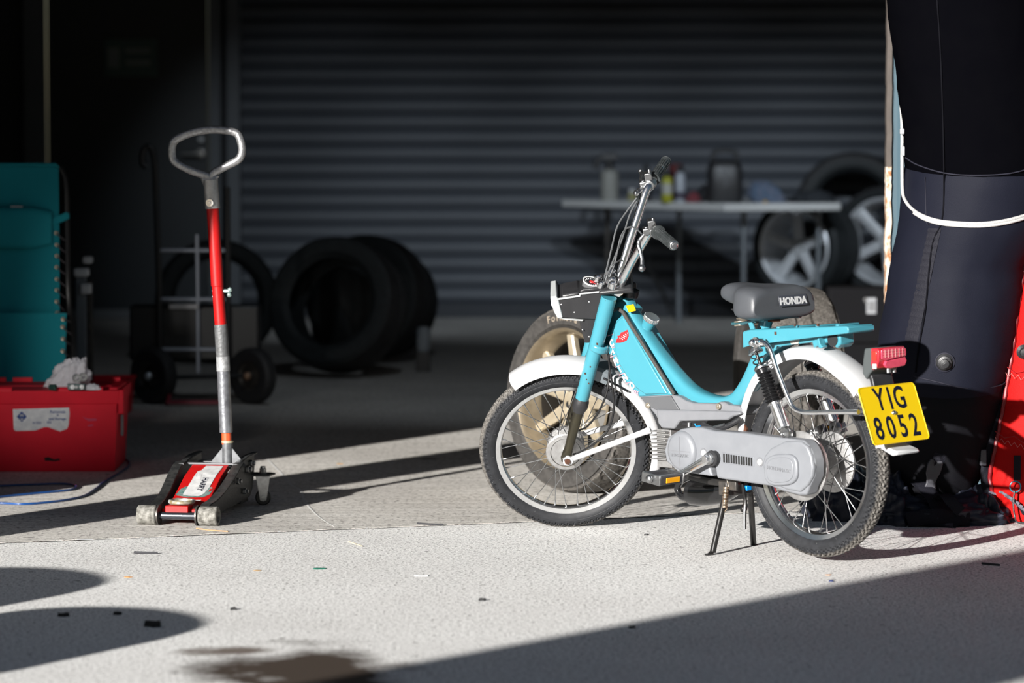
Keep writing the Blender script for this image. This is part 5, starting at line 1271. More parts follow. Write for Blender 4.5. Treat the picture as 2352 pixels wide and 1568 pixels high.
# ================================================================== TABLE AND WHAT STANDS ON IT
TY0 = 19.1; TZ = .765
c0 = W(1665, 470, TY0)
tabx = c0.x
pR = V((W(1930, 465, TY0 + .35).x, TY0 + .30)); pL = V((W(1290, 455, TY0 + 1.2).x, TY0 + 1.15)); pC = V((tabx, TY0))
pB2 = pR + (pL - pC)
tbl = thing('folding_table', 'long white-topped folding table in front of the roller shutter', 'table', (tabx, TY0 + .5, 0))
top = MB(); cs = [pC, pR, pB2, pL]; oo = V((tabx, TY0 + .5))
top.ring([[(p.x - oo.x, p.y - oo.y, z) for p in cs] for z in (TZ - .045, TZ)])
top.build('table_top', mat('pale table edge', (.8, .8, .79), .5, 0, (.7, .7, .69), 3), tbl, bevel=.006)
legm = mat('grey table leg', (.22, .24, .26), .4, .5)
for (px, Y) in [(1708, TY0 + .3), (1395, TY0 + 1.1), (1880, TY0 + .55), (1560, TY0 + 1.3)]:
    x = (px - 1176)*Y/FPX - oo.x; MB().sweep([(x, Y - oo.y, 0), (x, Y - oo.y, TZ - .045)], .0165, 12).build('table_leg', legm if px != 1395 else darksteel, tbl)
x = (1490 - 1176)*(TY0 + .5)/FPX
sp = thing('hanging_strap', 'thin black strap hanging below the table edge', 'strap', (x, TY0 + .35, 0))
MB().sweep(smoothpath([W(1490, 600, TY0 + .3) - V((x, TY0 + .35, 0)), W(1496, 625, TY0 + .3) - V((x, TY0 + .35, 0)), W(1510, 650, TY0 + .3) - V((x, TY0 + .35, 0)), W(1526, 680, TY0 + .3) - V((x, TY0 + .35, 0)), W(1540, 722, TY0 + .3) - V((x, TY0 + .35, 0))], 4) , [.006 + .006*sin(pi*i/16) for i in range(17)], 8).build('strap_band', slotm, sp)
MB().sweep([W(1488, 488, TY0 + .3) - V((x, TY0 + .35, 0)), W(1490, 600, TY0 + .3) - V((x, TY0 + .35, 0))], .004, 6).build('strap_tail', slotm, sp)
def on_table(px, dy=.35):
    Y = TY0 + dy; return (px - 1176)*Y/FPX, Y
def bottle(name, label, cat, px, dy, r, h, m_, capm, prof=None, caph=.05, caprf=.5):
    x, Y = on_table(px, dy); t = thing(name, label, cat, (x, Y, TZ))
    MB().lathe([(0, 0), (r*.94, 0), (r, .006), (r, h*.86), (r*.75, h*.94), (r*.45, h), (0, h)], axis=(0, 0, 1), n=28).build('body', m_, t)
    MB().lathe([(0, h), (r*caprf, h), (r*caprf, h + caph), (r*caprf*.8, h + caph + .004), (0, h + caph + .004)], axis=(0, 0, 1), n=20).build('cap', capm, t)
    return t
hpx_ = lambda a: a*TY0/FPX
sprayb = bottle('spray_bottle', 'white spray bottle with a black trigger head at the left end of the table', 'bottle', 1400, .9, .055, .19, mat('dusty white bottle', (.36, .36, .33), .5), blackpl, caph=.045)
MB().sweep(smoothpath([(.05, 0, .265), (.0, 0, .27), (-.04, 0, .26), (-.075, 0, .24), (-.085, 0, .19)], 4), (.018, .018), 10).build('trigger', blackpl, sprayb)
MB().box((0, 0, .262), (.10, .035, .045)).build('spray_head', blackpl, sprayb, bevel=.008)
bottle('jar', 'small pale yellow jar beside the spray bottle', 'jar', 1452, .8, .028, .05, mat('pale yellow jar', (.35, .33, .15), .5), letterw, caph=.02, caprf=.8)
bottle('dark_bottle', 'slim dark bottle behind the upper handlebar grip', 'bottle', 1484, .6, .032, .17, blackpl, blackpl)
yc_ = bottle('aerosol_can', 'yellow aerosol can with a white label on the table', 'can', 1532, .4, .033, .155, mat('yellow can', (.42, .42, .03), .4), blackpl, caph=.03, caprf=.7)
MB().lathe([(.0338, .05), (.0338, .11)], axis=(0, 0, 1), n=28).build('label_band', mat('can label', (.5, .5, .45), .5), yc_)
wc_ = bottle('aerosol_can', 'white and blue aerosol can right of the yellow one', 'can', 1562, .45, .032, .18, mat('whitish can', (.42, .45, .5), .4), blackpl, caph=.03, caprf=.7)
MB().lathe([(.0328, .02), (.0328, .06)], axis=(0, 0, 1), n=28).build('label_band', mat('blue dark label', (.06, .05, .08), .5), wc_)
bottle('aerosol_can', 'dark can with a maroon top standing behind the white and blue can', 'can', 1552, .62, .05, .17, mat('dark maroon can', (.06, .012, .012), .4), mat('maroon cap', (.12, .012, .012), .5), caph=.05, caprf=.8)
x, Y = on_table(1592, .4)
o = heap('red_rag', mat('dull red rag', (.2, .04, .05), .8), x, Y, TZ + .001, .045, .05, .055, 5.2, label='small dull red rag on the table between the cans and the canister', cat='rag', n=36, k=10)
x, Y = on_table(1618, .55)
o = heap('black_rag', mat('black rag', (.015, .015, .018), .8), x, Y, TZ + .001, .055, .05, .09, 1.2, label='dark rag bunched against the black canister', cat='rag', n=36, k=10)
x, Y = on_table(1664, .38)
cn = thing('canister', 'large black canister with a carrying handle in the middle of the table', 'canister', (x, Y, TZ))
rgs = []
for z, s_ in [(0, .95), (.01, 1), (.19, 1), (.235, .86), (.25, .62)]:
    rgs.append([(a*.105*s_, b2*.075*s_, z) for a, b2 in [sup(2*pi*k/28, 4) for k in range(28)]])
MB().ring(rgs).build('canister_body', blackpl, cn, smooth=50)
MB().sweep(smoothpath([(-.07, 0, .235), (-.065, 0, .29), (-.03, 0, .305), (.03, 0, .305), (.065, 0, .29), (.07, 0, .235)], 4), .014, 10).build('carry_handle', blackpl, cn)
MB().box((.0, -.078, .15), (.008, .006, .12)).build('level_stripe', mat('dim stripe', (.10, .10, .11), .5), cn)
x, Y = on_table(1765, .35)
heap('blue_cloth', mat('blue cloth', (.06, .12, .2), .85, 0, (.17, .18, .24), 18, .5), x, Y, TZ + .001, .105, .09, .12, 2.4, label='crumpled blue cloth at the right part of the table', cat='cloth', n=60, k=16, skew=-.5)
x, Y = on_table(1868, .35)
heap('dark_jacket', mat('dark folded fabric', (.02, .024, .03), .85), x, Y, TZ + .001, .13, .09, .07, 6.4, label='dark folded fabric at the right end of the table', cat='cloth', n=48, k=12)
x, Y = on_table(1757, .18)
o = MB().box((0, 0, .008), (.022, .012, .014)).build('orange_plug', mat('orange plug', (.6, .35, .03), .5), bevel=.003); o.location = (x, Y, TZ); tag(o, 'tiny orange plug on the table edge in front of the blue cloth', 'plug')

# ================================================================== WHEELS AT THE RIGHT OF THE GARAGE
def alloy_wheel(px, py, Y, R, rr_, w_, yaw, label, zc, spokes=5, m_=silverw, phase=.3):
    X = (px - 1176)*Y/FPX; yaw = radians(yaw)
    root = thing('wheel', label, 'wheel', (X, Y, zc - R))
    M_ = T((-X, -Y, -(zc - R))) @ facing(X, Y, zc, -sin(yaw), -cos(yaw))
    car_tyre_mb(R, rr_, w_, 1, n=132).build('tyre', mt_dark, root, mw=M_, smooth=30)
    hw2 = w_/2
    r = MB().lathe([(rr_ + .004, hw2 - .02), (rr_ + .01, hw2 - .006), (rr_, hw2 + .002), (rr_ - .012, hw2 - .012), (rr_ - .016, hw2 - .06), (rr_ - .03, hw2 - .12), (rr_ - .03, -hw2 + .04), (rr_ + .004, -hw2 + .02)], n=72).build('wheel_rim', m_, root, mw=M_)
    MB().lathe([(0, hw2 - .04), (.03, hw2 - .04), (.06, hw2 - .05), (.065, hw2 - .09), (0, hw2 - .09)], n=32).build('wheel_hub', m_, r)
    for k in range(spokes):
        a = phase + 2*pi*k/spokes; rings = []
        for t in (0, .5, 1):
            rad = .045 + (rr_ - .055)*t; hw3 = .030 - .006*t + .010*t*t; y = hw2 - .045 + .020*t
            def pt(o_, yy): return (rad*cos(a) - o_*sin(a), yy, rad*sin(a) + o_*cos(a))
            rings.append([pt(-hw3, y - .035), pt(-hw3, y - .006), pt(-hw3*.5, y), pt(hw3*.5, y), pt(hw3, y - .006), pt(hw3, y - .035)])
        MB().ring(rings).build('wheel_spoke', m_, r, bevel=.003)
        c_ = V((.04*cos(a + .6), hw2 - .043, .04*sin(a + .6))); MB().lathe([(0, .003), (.009, .003), (.009, -.002)], c=c_, n=12).build('lug_hole', slotm, r)
    return root
YW = 19.95
alloy_wheel(1852, 567, YW, .31, .237, .29, 38, 'silver five-spoke wheel with a very wide tyre behind the right end of the table', CH - (567 - 297)*YW/FPX)
alloy_wheel(2045, 545, 20.0, .34, .255, .24, 30, 'second silver wheel half hidden by the cladding at the right', .18 + .34, phase=.8)
# support: low black tyre stack and shelf they stand on
ts = thing('equipment_trolley', 'low black equipment trolley carrying the silver wheels', 'trolley', ((1950 - 1176)*20.05/FPX, 20.05, 0))
zz = CH - (567 - 297)*YW/FPX - .31
MB().box((0.0, 0, zz/2 + .03), (.95, .62, zz - .065)).build('trolley_body', mat('matt black trolley', (.007, .007, .008), .9, spec=.05), ts, bevel=.02)
MB().box((0.02, 0, .03 + zz - .035 - .008), (1.2, 1.05, .016)).build('trolley_deck', darksteel, ts, bevel=.004) if False else None
for dx in (-.4, .4):
    MB().lathe([(0, -.015), (.03, -.015), (.03, .015), (0, .015)], c=(dx, -.28, .03), axis=(1, 0, 0), n=20).build('trolley_caster', darksteel, ts)
# stacked bare tyres on the trolley's right, reaching above the table
for k, (px, dz) in enumerate([(1968, .60)]):
    pass
stored_tyre(1960, 20.55, .36, .26, 10, 2, 'tall black tyre standing against the shutter behind the silver wheel', lift=.33, rr_=.24)
ws = thing('wall_shelf', 'dark shelf under the tall tyre by the shutter', 'shelf', ((1960 - 1176)*20.55/FPX, 20.55, 0))
MB().box((0, .0, .32), (.6, .34, .02)).build('shelf_board', darksteel, ws, bevel=.003)
for dx in (-.27, .27): MB().box((dx, 0, .155), (.03, .3, .31)).build('shelf_leg', darksteel, ws, bevel=.003)
# black case with ribbed plate, nearer
kx = W(1975, 720, 15.6)
kc = thing('equipment_case', 'black case with a ribbed pale latch plate beside the cladding', 'case', (kx.x + .0, 15.8, 0))
zc0, zc1 = CH - (790 - 297)*15.6/FPX, CH - (662 - 297)*15.6/FPX
MB().box((.03, 0, (zc0 + zc1)/2), (.34, .3, zc1 - zc0)).build('case_body', mat('matt black case', (.007, .007, .008), .9, spec=.05), kc, bevel=.01)
MB().box((.03, 0, zc0/2), (.30, .26, zc0)).build('case_plinth', MATS['matt black case'], kc)
q = W(2003, 703, 15.62); 
MB().box((q.x - kx.x, -.155, q.z), (.045, .01, .075)).build('latch_plate', mat('pale ribbed plate', (.30, .31, .33), .45), kc, bevel=.002)
for k in range(5): MB().box((q.x - kx.x - .014 + k*.007, -.161, q.z), (.0022, .004, .05)).build('latch_rib', darksteel, kc)
MB().ball((q.x - kx.x - .03, -.16, q.z + .028), (.008, .008, .014), 10, 8).build('latch_knob', steel, kc)

# ================================================================== INFLATABLE LEG
IY = 10.12
suit = mat('matt navy black coated fabric', (.0095, .0105, .0185), .6, 0, (.007, .008, .015), 12, .8, bump=.4, bscale=500, spec=.08)
suit_t = mat('shade-blackened upper fabric', (.0022, .0022, .003), .9, 0, (.0016, .0016, .0025), 12, .8, bump=.3, bscale=500, spec=.0)  # upper sleeve's shading put into a blacker fabric colour
suit_b = mat('matt black base fabric', (.007, .007, .009), .6, 0, (.006, .006, .008), 12, .8, bump=.5, bscale=500, spec=.08)
inf = thing('inflatable_leg', 'black inflatable tent leg tied with white rope beside the moped plate', 'inflatable leg', (W(2150, 1150, IY).x, IY, 0))
IOFF = V((-inf.location.x, -IY, 0))
prof_ = [(-60, 2216, 190), (0, 2222, 184), (100, 2236, 186), (200, 2250, 186), (300, 2258, 184), (380, 2260, 183), (430, 2252, 180), (500, 2242, 174), (600, 2203, 155), (700, 2190, 156), (800, 2174, 157), (880, 2163, 149), (950, 2157, 136), (1020, 2153, 120), (1080, 2150, 106), (1130, 2150, 88), (1165, 2152, 68)]
def icent(py):
    c = float(np.interp(py, [p[0] for p in prof_], [p[1] for p in prof_])); r = float(np.interp(py, [p[0] for p in prof_], [p[2] for p in prof_]))
    q = W(c, py, IY); return V((q.x, IY + .0, q.z)) + IOFF, r*IY/FPX
def ipt(px, py, lift=0.):
    c, r = icent(py); q = W(px, py, IY) + IOFF; dx = q.x - c.x; s_ = max(-.985, min(.985, dx/r)); return V((c.x + s_*(r + lift), c.y - sqrt(1 - s_*s_)*(r + lift), c.z))
def isleeve(y0, y1, m_, name, k=22, puff=0.):
    rings = []
    for i in range(k + 1):
        py = y0 + (y1 - y0)*i/k; t = i/k; c, r = icent(py); rg = []
        for j in range(64):
            a = 2*pi*j/64; d = V((cos(a), sin(a), 0)); sag = .030*(-(d.y))*1.0   # seams dip towards the viewer
            edge = 1 if (i == 0 and y0 > -50) or i == k else 0
            wr = .004*noise.noise(V((cos(a)*3, sin(a)*3, py*.012))) + .0025*noise.noise(V((cos(a)*9, sin(a)*4, py*.05)))
            rr2 = r*(1 + puff*sin(pi*t)) + wr - (.004 if edge else 0)
            rg.append((c.x + d.x*rr2, c.y + d.y*rr2, c.z - sag*.9))
        rings.append(rg)
    return MB().ring(rings).build(name, m_, inf, smooth=60)
isleeve(-60, 385, suit_t, 'upper_sleeve'); isleeve(383, 884, suit, 'middle_sleeve', 30, .012); isleeve(882, 1165, suit_b, 'base_sleeve')
seamm = mat('seam tape', (.022, .022, .032), .6, spec=.1)
def iline(pts, r_, m_, name, lift=.003, flat=None):
    P_ = smoothpath([ipt(a, b, lift) + V((0, 0, -.0)) for a, b in pts], 5)
    P_ = [p - V((0, 0, .027*max(0, -(p.y - icent(500)[0].y)/.2)*0)) for p in P_]
    return MB().sweep(P_, flat or r_, 8, side=(1, 0, 0) if flat else None).build(name, m_, inf, smooth=60)
iline([(2077, 362), (2100, 378), (2150, 395), (2210, 400), (2290, 396), (2352, 380), (2400, 362)], .0022, seamm, 'seam_line', .004)
iline([(2045, 846), (2120, 862), (2200, 880), (2280, 878), (2312, 862)], .0022, seamm, 'seam_line', .004)
iline([(2132, 0), (2142, 150), (2150, 390), (2146, 500), (2125, 560), (2110, 700), (2096, 780), (2088, 846)], .0026, mat('zip tape', (.006, .006, .008), .8, spec=.02), 'vertical_seam', .003)
# zip flap, wavy
fl = [(2133, 530), (2122, 600), (2112, 680), (2100, 760)]
rings = []
for i in range(60):
    t = i/59; a = lin((2118, 520, 0), (2066, 776, 0), t); b2 = lin((2144, 520, 0), (2092, 780, 0), t); w_ = .0022*sin(i*1.7)
    rings.append([ipt(a.x, a.y, .003 + w_), ipt((a.x + b2.x)/2, (a.y + b2.y)/2, .0045 + w_*.6), ipt(b2.x, b2.y, .003), ipt((a.x + b2.x)/2, (a.y + b2.y)/2, -.003)])
MB().ring(rings).build('zip_flap', mat('zip flap fabric', (.014, .014, .02), .6, bump=.8, bscale=200, spec=.1), inf, smooth=50)
iline([(2112, 405), (2114, 500), (2118, 512)], .0016, seamm, 'stitch_line', .002)
# valve
vc = ipt(2150, 820, .0); vn = (vc - icent(820)[0]); vn.z = -.12*vn.length; vn.normalize()
MB().lathe([(0, 0), (.027, 0), (.027, .004), (.020, .010), (.020, .018), (.013, .020), (.013, .034), (0, .036)], c=vc, axis=vn, n=28).build('air_valve', blackpl, inf)
MB().lathe([(.0265, .001), (.030, .003), (.030, .006), (.0265, .007)], c=vc, axis=vn, n=28).build('valve_ring', seamm, inf)
# small rope toggle and rope around the leg
rope = mat('white braided rope', (.58, .57, .55), .7, 0, (.36, .36, .36), 260, .5, bump=.8, bscale=500)
ropeo = thing('tie_rope', 'white braided rope hanging down the cladding and looped round the inflatable leg', 'rope', (W(2075, 400, IY).x, IY - .2, 0))
RO = V((-ropeo.location.x, -(IY - .2), 0))
def rp(px, py, Y): return W(px, py, Y) + RO
rpath = [rp(2064, 160, IY + .02), rp(2069, 230, IY + .02), rp(2072, 300, IY + .0), rp(2072, 380, IY - .02)]
loopp = []
for (px, py) in [(2074, 440), (2079, 464), (2092, 483), (2112, 497), (2140, 507), (2180, 512), (2230, 513), (2280, 507), (2330, 494), (2372, 480), (2410, 462)]:
    p_ = ipt(px, py, .006); loopp.append(V((p_.x, p_.y, W(px, py, IY + p_.y).z)) - IOFF + RO)
MB().sweep(smoothpath(rpath + loopp, 6), .0052, 10).sweep(smoothpath([p + V((0, -.002, -.008)) for p in loopp[2:]], 6), .0048, 10).build('rope_strand', rope, ropeo, smooth=60)
MB().sweep(smoothpath([rp(2067, 165, IY + .03), rp(2070, 290, IY + .02), rp(2077, 350, IY - .03)], 5), .0028, 8).build('rope_tail', cab, ropeo)
q = rp(2072, 302, IY - .03)
MB().box((q.x, q.y, q.z), (.014, .016, .018)).build('rope_toggle', mat('grey toggle', (.35, .36, .38), .4), ropeo, bevel=.003)
MB().box((q.x + .004, q.y, q.z - .06), (.010, .012, .03)).build('rope_clip', MATS['grey toggle'], ropeo, bevel=.003)
# buckle on the base
bc_ = ipt(2130, 1075, .012)
MB().slab([(-.022, .0), (-.024, .03), (-.017, .045), (.017, .045), (.024, .03), (.022, 0), (.017, -.012), (.014, -.028), (.020, -.05), (-.020, -.05), (-.014, -.028), (-.017, -.012)], -.006, .006, fr=lambda a, b, c: (bc_.x + a + b*.22, bc_.y + c, bc_.z + b)).build('side_release_buckle', mat('buckle plastic', (.05, .05, .06), .35), inf, bevel=.003)
wb2 = mat('black webbing', (.012, .012, .017), .7, bump=.8, bscale=300, spec=.1)
def strap(pts, wd, name, parent, lift=.004, m_=None):
    P_ = smoothpath(pts, 5); return MB().sweep(P_, (wd, .0015), 8, side=(1, 0, 0), e=4).build(name, m_ or wb2, parent, smooth=50)
strap([ipt(2145, 1030, .004), ipt(2140, 1048, .006), bc_ + V((.01, -.002, .035))], .019, 'upper_webbing', inf)
strap([bc_ + V((-.01, -.002, -.045)), ipt(2122, 1110, .02), ipt(2135, 1140, .05), V((bc_.x + .02, bc_.y - .10, .10)), V((bc_.x + .07, bc_.y - .12, .05))], .017, 'lower_webbing', inf)
# ballast cloth at the foot
bagm = mat('crumpled black nylon', (.022, .026, .042), .45, 0, (.015, .018, .03), 14, .8, bump=.4, bscale=300, spec=.3)
bx_ = W(2160, 1190, IY).x
def mound(name, cx, cy, rx, ry, h, seed, rough_=.28): return heap(name, bagm, cx, cy, 0, rx, ry, h, seed, parent=bag, n=110, k=34, rough_=rough_, freq=2.4)
bag = thing('ballast_bag', 'crumpled black nylon bag spread on the ground at the foot of the inflatable leg', 'bag', (bx_, IY - .02, 0))
mound('bag_fabric', -.02, -.05, .215, .17, .092, 2.2); mound('bag_fold', -.17, -.04, .10, .15, .125, 4.9); mound('bag_fold', .10, -.03, .10, .14, .10, 7.7); mound('bag_fold', -.30, .05, .11, .13, .14, 9.1)
MB().sweep(smoothpath([(-.13, -.215, .02), (-.06, -.235, .035), (.01, -.225, .03), (.06, -.20, .02)], 5), (.022, .002), 8, side=(0, .2, 1), e=4).build('bag_handle', wb2, bag)
strap([V((-.09, -.11, .13)), V((-.05, -.17, .09)), V((-.03, -.22, .05)), V((.02, -.235, .008))], .024, 'bag_webbing', bag)
strap([V((.19, .02, .22)), V((.20, -.04, .12)), V((.235, -.09, .06)), V((.25, -.12, .03))], .020, 'bag_webbing', bag)
for k in range(4): MB().sweep(smoothpath([(.10 + k*.012, -.02 - .02*k, .09), (.16 + k*.01, -.08, .095 - .008*k), (.22 + .01*k, -.13, .06 - .01*k)], 4), (.004, .002), 6, side=(0, 0, 1)).build('torn_strip', mat('pale frayed strip', (.12, .12, .15), .5), bag)
# rolled fabric lump seen through the rear wheel
rl = thing('rolled_cover', 'rolled black ribbed cover lying behind the rear wheel of the moped', 'cover', (W(1925, 1150, 10.25).x, 10.42, 0))
rings = []
for i in range(40):
    t = i/39; x = -.10 + .22*t; rr = .075*(sin(pi*min(1, .12 + t*.9))**.5) + .004*sin(i*1.9)
    rings.append([(x + .02*sin(3*t), rr*cos(2*pi*k/28), .075 + rr*sin(2*pi*k/28)) for k in range(28)])
MB().ring(rings).build('cover_roll', bagm, rl, smooth=50)
MB().sweep([(.04, cos(a)*.079, .075 + sin(a)*.079) for a in [2*pi*k/24 for k in range(24)]], (.012, .0015), 8, side=(1, 0, 0), loop=True).build('cover_strap', wb2, rl)

# ---- red inflatable panel at the right edge
redf = mat('red coated fabric', (.50, .005, .004), .6, 0, (.40, .004, .004), 8, .8, bump=.4, bscale=400, spec=.1)
RY_ = 10.02
def rpn(px, py, Y=RY_): return W(px, py, Y)
red = thing('red_inflatable_wall', 'red fabric wall of the inflatable tent with zigzag stitching and a ring strap', 'tent wall', (rpn(2330, 1180).x, RY_, 0))
ro = V((-red.location.x, -RY_, 0))
edge = [(2372, 560), (2352, 615), (2338, 700), (2325, 800), (2312, 880), (2298, 960), (2282, 1040), (2272, 1095), (2283, 1150), (2292, 1180)]
rings = []
for i in range(34):
    py = 560 + (1183 - 560)*i/33; px = float(np.interp(py, [p[1] for p in edge], [p[0] for p in edge])); a = rpn(px, py) + ro
    a.z = max(a.z, .004) if i < 33 else .003
    w_ = .006*noise.noise(V((0, py*.02, 5)))
    rings.append([(a.x, .12, a.z), (a.x + .0, .02 + w_, a.z), (a.x + .012, .0 + w_, a.z), (a.x + .10, -.035 + .006*noise.noise(V((1, py*.015, 2))), a.z), (a.x + .25, -.045, a.z), (a.x + .6, -.02, a.z), (a.x + .6, .12, a.z)])
MB().ring(rings).build('wall_fabric', redf, red, smooth=45)
pe2 = smoothpath([rpn(a + 2, b) + ro + V((.0, .005, 0)) for a, b in edge], 6)
MB().sweep([p + V((0, .004*sin(i*2.1), .0)) for i, p in enumerate(pe2)], .006, 8).build('edge_piping', mat('dark red piping', (.22, .006, .01), .5), red)
MB().sweep([p + V((-.016, .012, 0)) for p in pe2], (.012, .003), 8, side=(1, 0, 0)).build('edge_tape', wb2, red)
stm = mat('pale pink stitching', (.6, .22, .2), .6)
for (y0, x0) in [(858, 2308), (1008, 2285)]:
    zz_ = []
    for k in range(14):
        t = k/13; px = x0 + t*90; py = y0 + t*22 + (5 if k % 2 else -5); q_ = rpn(px, py) + ro; xa = q_.x - (rpn(x0, y0) + ro).x
        zz_.append((q_.x, -.006 - .040*min(1, max(0, xa/.10)), q_.z))
    MB().sweep(zz_, .0009, 5).build('zigzag_stitch', stm, red, smooth=0)
    MB().sweep([(p[0], p[1] + .001, p[2] + .018) for p in zz_[::3]], .0012, 5).build('stitch_seam', mat('red seam', (.3, .006, .008), .5), red)
q_ = rpn(2331, 1070) + ro
MB().box((q_.x, -.048, q_.z), (.022, .004, .075)).build('ring_tab', wb2, red, bevel=.001)
q_ = rpn(2326, 1113) + ro
MB().sweep([(q_.x + .0165*cos(2*pi*k/24), -.052, q_.z + .0165*sin(2*pi*k/24)) for k in range(24)], .002, 8, side=(0, 1, 0), loop=True).build('pull_ring', mat('blue ring', (.02, .3, .42), .3, .3), red)
MB().sweep(smoothpath([(q_.x - .002, -.054, q_.z - .012), (q_.x - .006, -.054, q_.z - .05), (q_.x - .001, -.056, q_.z - .09), (q_.x + .008, -.07, .006), (q_.x + .06, -.08, .005)], 5), .0028, 8).build('pull_cord', blackpl, red)
q_ = rpn(2346, 805) + ro
MB().lathe([(0, 0), (.02, 0), (.022, .004), (.014, .010), (.012, .022), (0, .024)], c=(q_.x, -.04, q_.z), axis=(0, -1, -.1), n=24).build('air_valve', blackpl, red)
q_ = rpn(2258, 1050) + ro
MB().box((q_.x, .0, q_.z), (.02, .02, .05)).build('dark_buckle', MATS['buckle plastic'], red, bevel=.003)

# ================================================================== CABLE, MARKS AND DEBRIS
bl = mat('blue air hose', (.008, .06, .22), .35, 0, coat=.3)
hose = thing('air_hose', 'thin blue air hose looped on the floor in front of the red crate', 'hose', G(60, 1130))
ho = V((-hose.location.x, -hose.location.y, 0))
h1 = [(-60, 1118), (0, 1115), (76, 1112), (135, 1110), (165, 1112), (176, 1117), (163, 1124), (120, 1129), (76, 1133), (0, 1141), (-70, 1152), (-60, 1156), (0, 1155), (51, 1157), (100, 1154), (150, 1148), (191, 1139), (217, 1124), (242, 1104), (266, 1090), (288, 1076), (297, 1065), (291, 1056), (280, 1053), (262, 1052)]
MB().sweep(smoothpath([G(a, b, .0042) + ho for a, b in h1], 7), .0038, 10).build('hose_tube', bl, hose, smooth=60)
cl_ = mat('chalk white scratch', (.7, .69, .67), .8)
def groundline(pts, r_, label, nm_='chalk_line', m_=cl_):
    p = smoothpath([G(a, b, .0006) for a, b in pts], 6); c0_ = p[len(p)//2].copy(); k = len(p)
    o = MB().sweep([q - c0_ for q in p], [(r_*(.45 + .55*sin(pi*i/(k-1))), .0006) for i in range(k)], 6, side=(1, 0, 0)).build(nm_, m_, smooth=0); o.location = c0_; tag(o, label, 'mark'); return o
groundline([(603, 1025), (610, 1045), (625, 1065), (648, 1088), (667, 1112), (690, 1125), (700, 1150), (722, 1176), (745, 1195), (770, 1210)], .0042, 'long curved white scratch on the floor right of the trolley jack')
groundline([(636, 1006), (638, 1014), (650, 1022), (675, 1030), (705, 1036)], .0012, 'short faint curved scratch above the long white one')
groundline([(930, 1090), (955, 1078), (975, 1066), (990, 1060)], .0009, 'faint scratch in the shaded strip left of the front wheel')
deb = [('leaf_scrap', 'small green scrap on the ground below the trolley jack scratch', (734, 1306), .020, (.0, .16, .10), 'scrap'),
       ('leaf_scrap', 'small tan leaf scrap left of the green scrap', (592, 1310), .014, (.5, .32, .14), 'scrap'),
       ('leaf_scrap', 'small orange scrap at the left of the foreground', (294, 1325), .013, (.6, .26, .04), 'scrap'),
       ('paper_scrap', 'small white paper scrap on the bright foreground', (970, 1322), .022, (.75, .75, .73), 'scrap'),
       ('grit_stone', 'largest dark stone in the blurred left foreground', (352, 1438), .026, (.015, .015, .015), 'stone'),
       ('grit_stone', 'dark stone left of the largest one in the left foreground', (146, 1415), .016, (.02, .02, .02), 'stone'),
       ('grit_stone', 'round dark stone in the left foreground between the other two', (268, 1411), .013, (.02, .02, .02), 'stone'),
       ('grit_stone', 'dark stone in the foreground below the green scrap', (535, 1400), .012, (.02, .02, .02), 'stone'),
       ('grit_stone', 'dark stone at the edge of the right-hand shade', (1452, 1442), .011, (.015, .015, .015), 'stone'),
       ('grit_stone', 'flat dark chip below the front wheel', (1107, 1379), .012, (.03, .03, .03), 'stone'),
       ('grit_stone', 'small dark chip on the lit ground right of the front wheel', (1484, 1229), .009, (.03, .03, .03), 'stone'),
       ('leaf_scrap', 'brown leaf scrap on the strip of sun left of the front wheel', (780, 1065), .014, (.5, .25, .05), 'scrap'),
       ('grit_stone', 'pale stone in the shaded strip left of the front wheel', (901, 1061), .008, (.5, .5, .5), 'stone'),
       ('leaf_scrap', 'orange chip on the ground below the rear wheel', (1903, 1320), .011, (.55, .28, .14), 'scrap'),
       ('grit_stone', 'dark blue chip just below the orange one under the rear wheel', (1909, 1335), .009, (.02, .03, .10), 'stone')]
for i, (nm_, lb, (px, py), s_, col, cat) in enumerate(deb):
    rr = random.Random(i); p = G(px, py); n_ = 9; out = [(s_*(.6 + .5*rr.random())*cos(2*pi*k/n_), s_*(.45 + .4*rr.random())*sin(2*pi*k/n_)) for k in range(n_)]
    h_ = s_*.12 if cat == 'scrap' else s_*.5
    mb = MB().ring([[(x, y, 0) for x, y in out], [(x*.9 + .001, y*.9, h_*(.6 + .6*rr.random())) for x, y in out], [(x*.4, y*.4, h_) for x, y in out]])
    o = mb.build(nm_, mat('debris %d' % i, col, .8), smooth=0); o.location = p; tag(o, lb, cat)
def twig(pts, label, col, r_=.002):
    p = [G(a, b, r_) for a, b in pts]; c0_ = p[0].copy(); o = MB().sweep([q - c0_ for q in p], r_, 6).build('dry_twig', mat('twig ' + label[:8], col, .8)); o.location = c0_; tag(o, label, 'twig')
twig([(451, 1213), (480, 1217), (524, 1220)], 'thin tan straw on the ground in front of the jack rollers', (.5, .28, .14), .0018)
twig([(800, 1243), (815, 1248), (832, 1254)], 'short pale straw on the lit foreground', (.6, .5, .36), .0016)
twig([(308, 1268), (335, 1269), (362, 1269)], 'dark sliver on the foreground below the jack', (.03, .03, .035), .0035)
twig([(958, 1201), (985, 1203), (1018, 1204)], 'dark sliver beside the slab joint left of the front wheel', (.03, .025, .02), .0025)
twig([(2255, 1293), (2275, 1295), (2296, 1297)], 'dark sliver in the right-hand shade', (.03, .02, .015), .003)

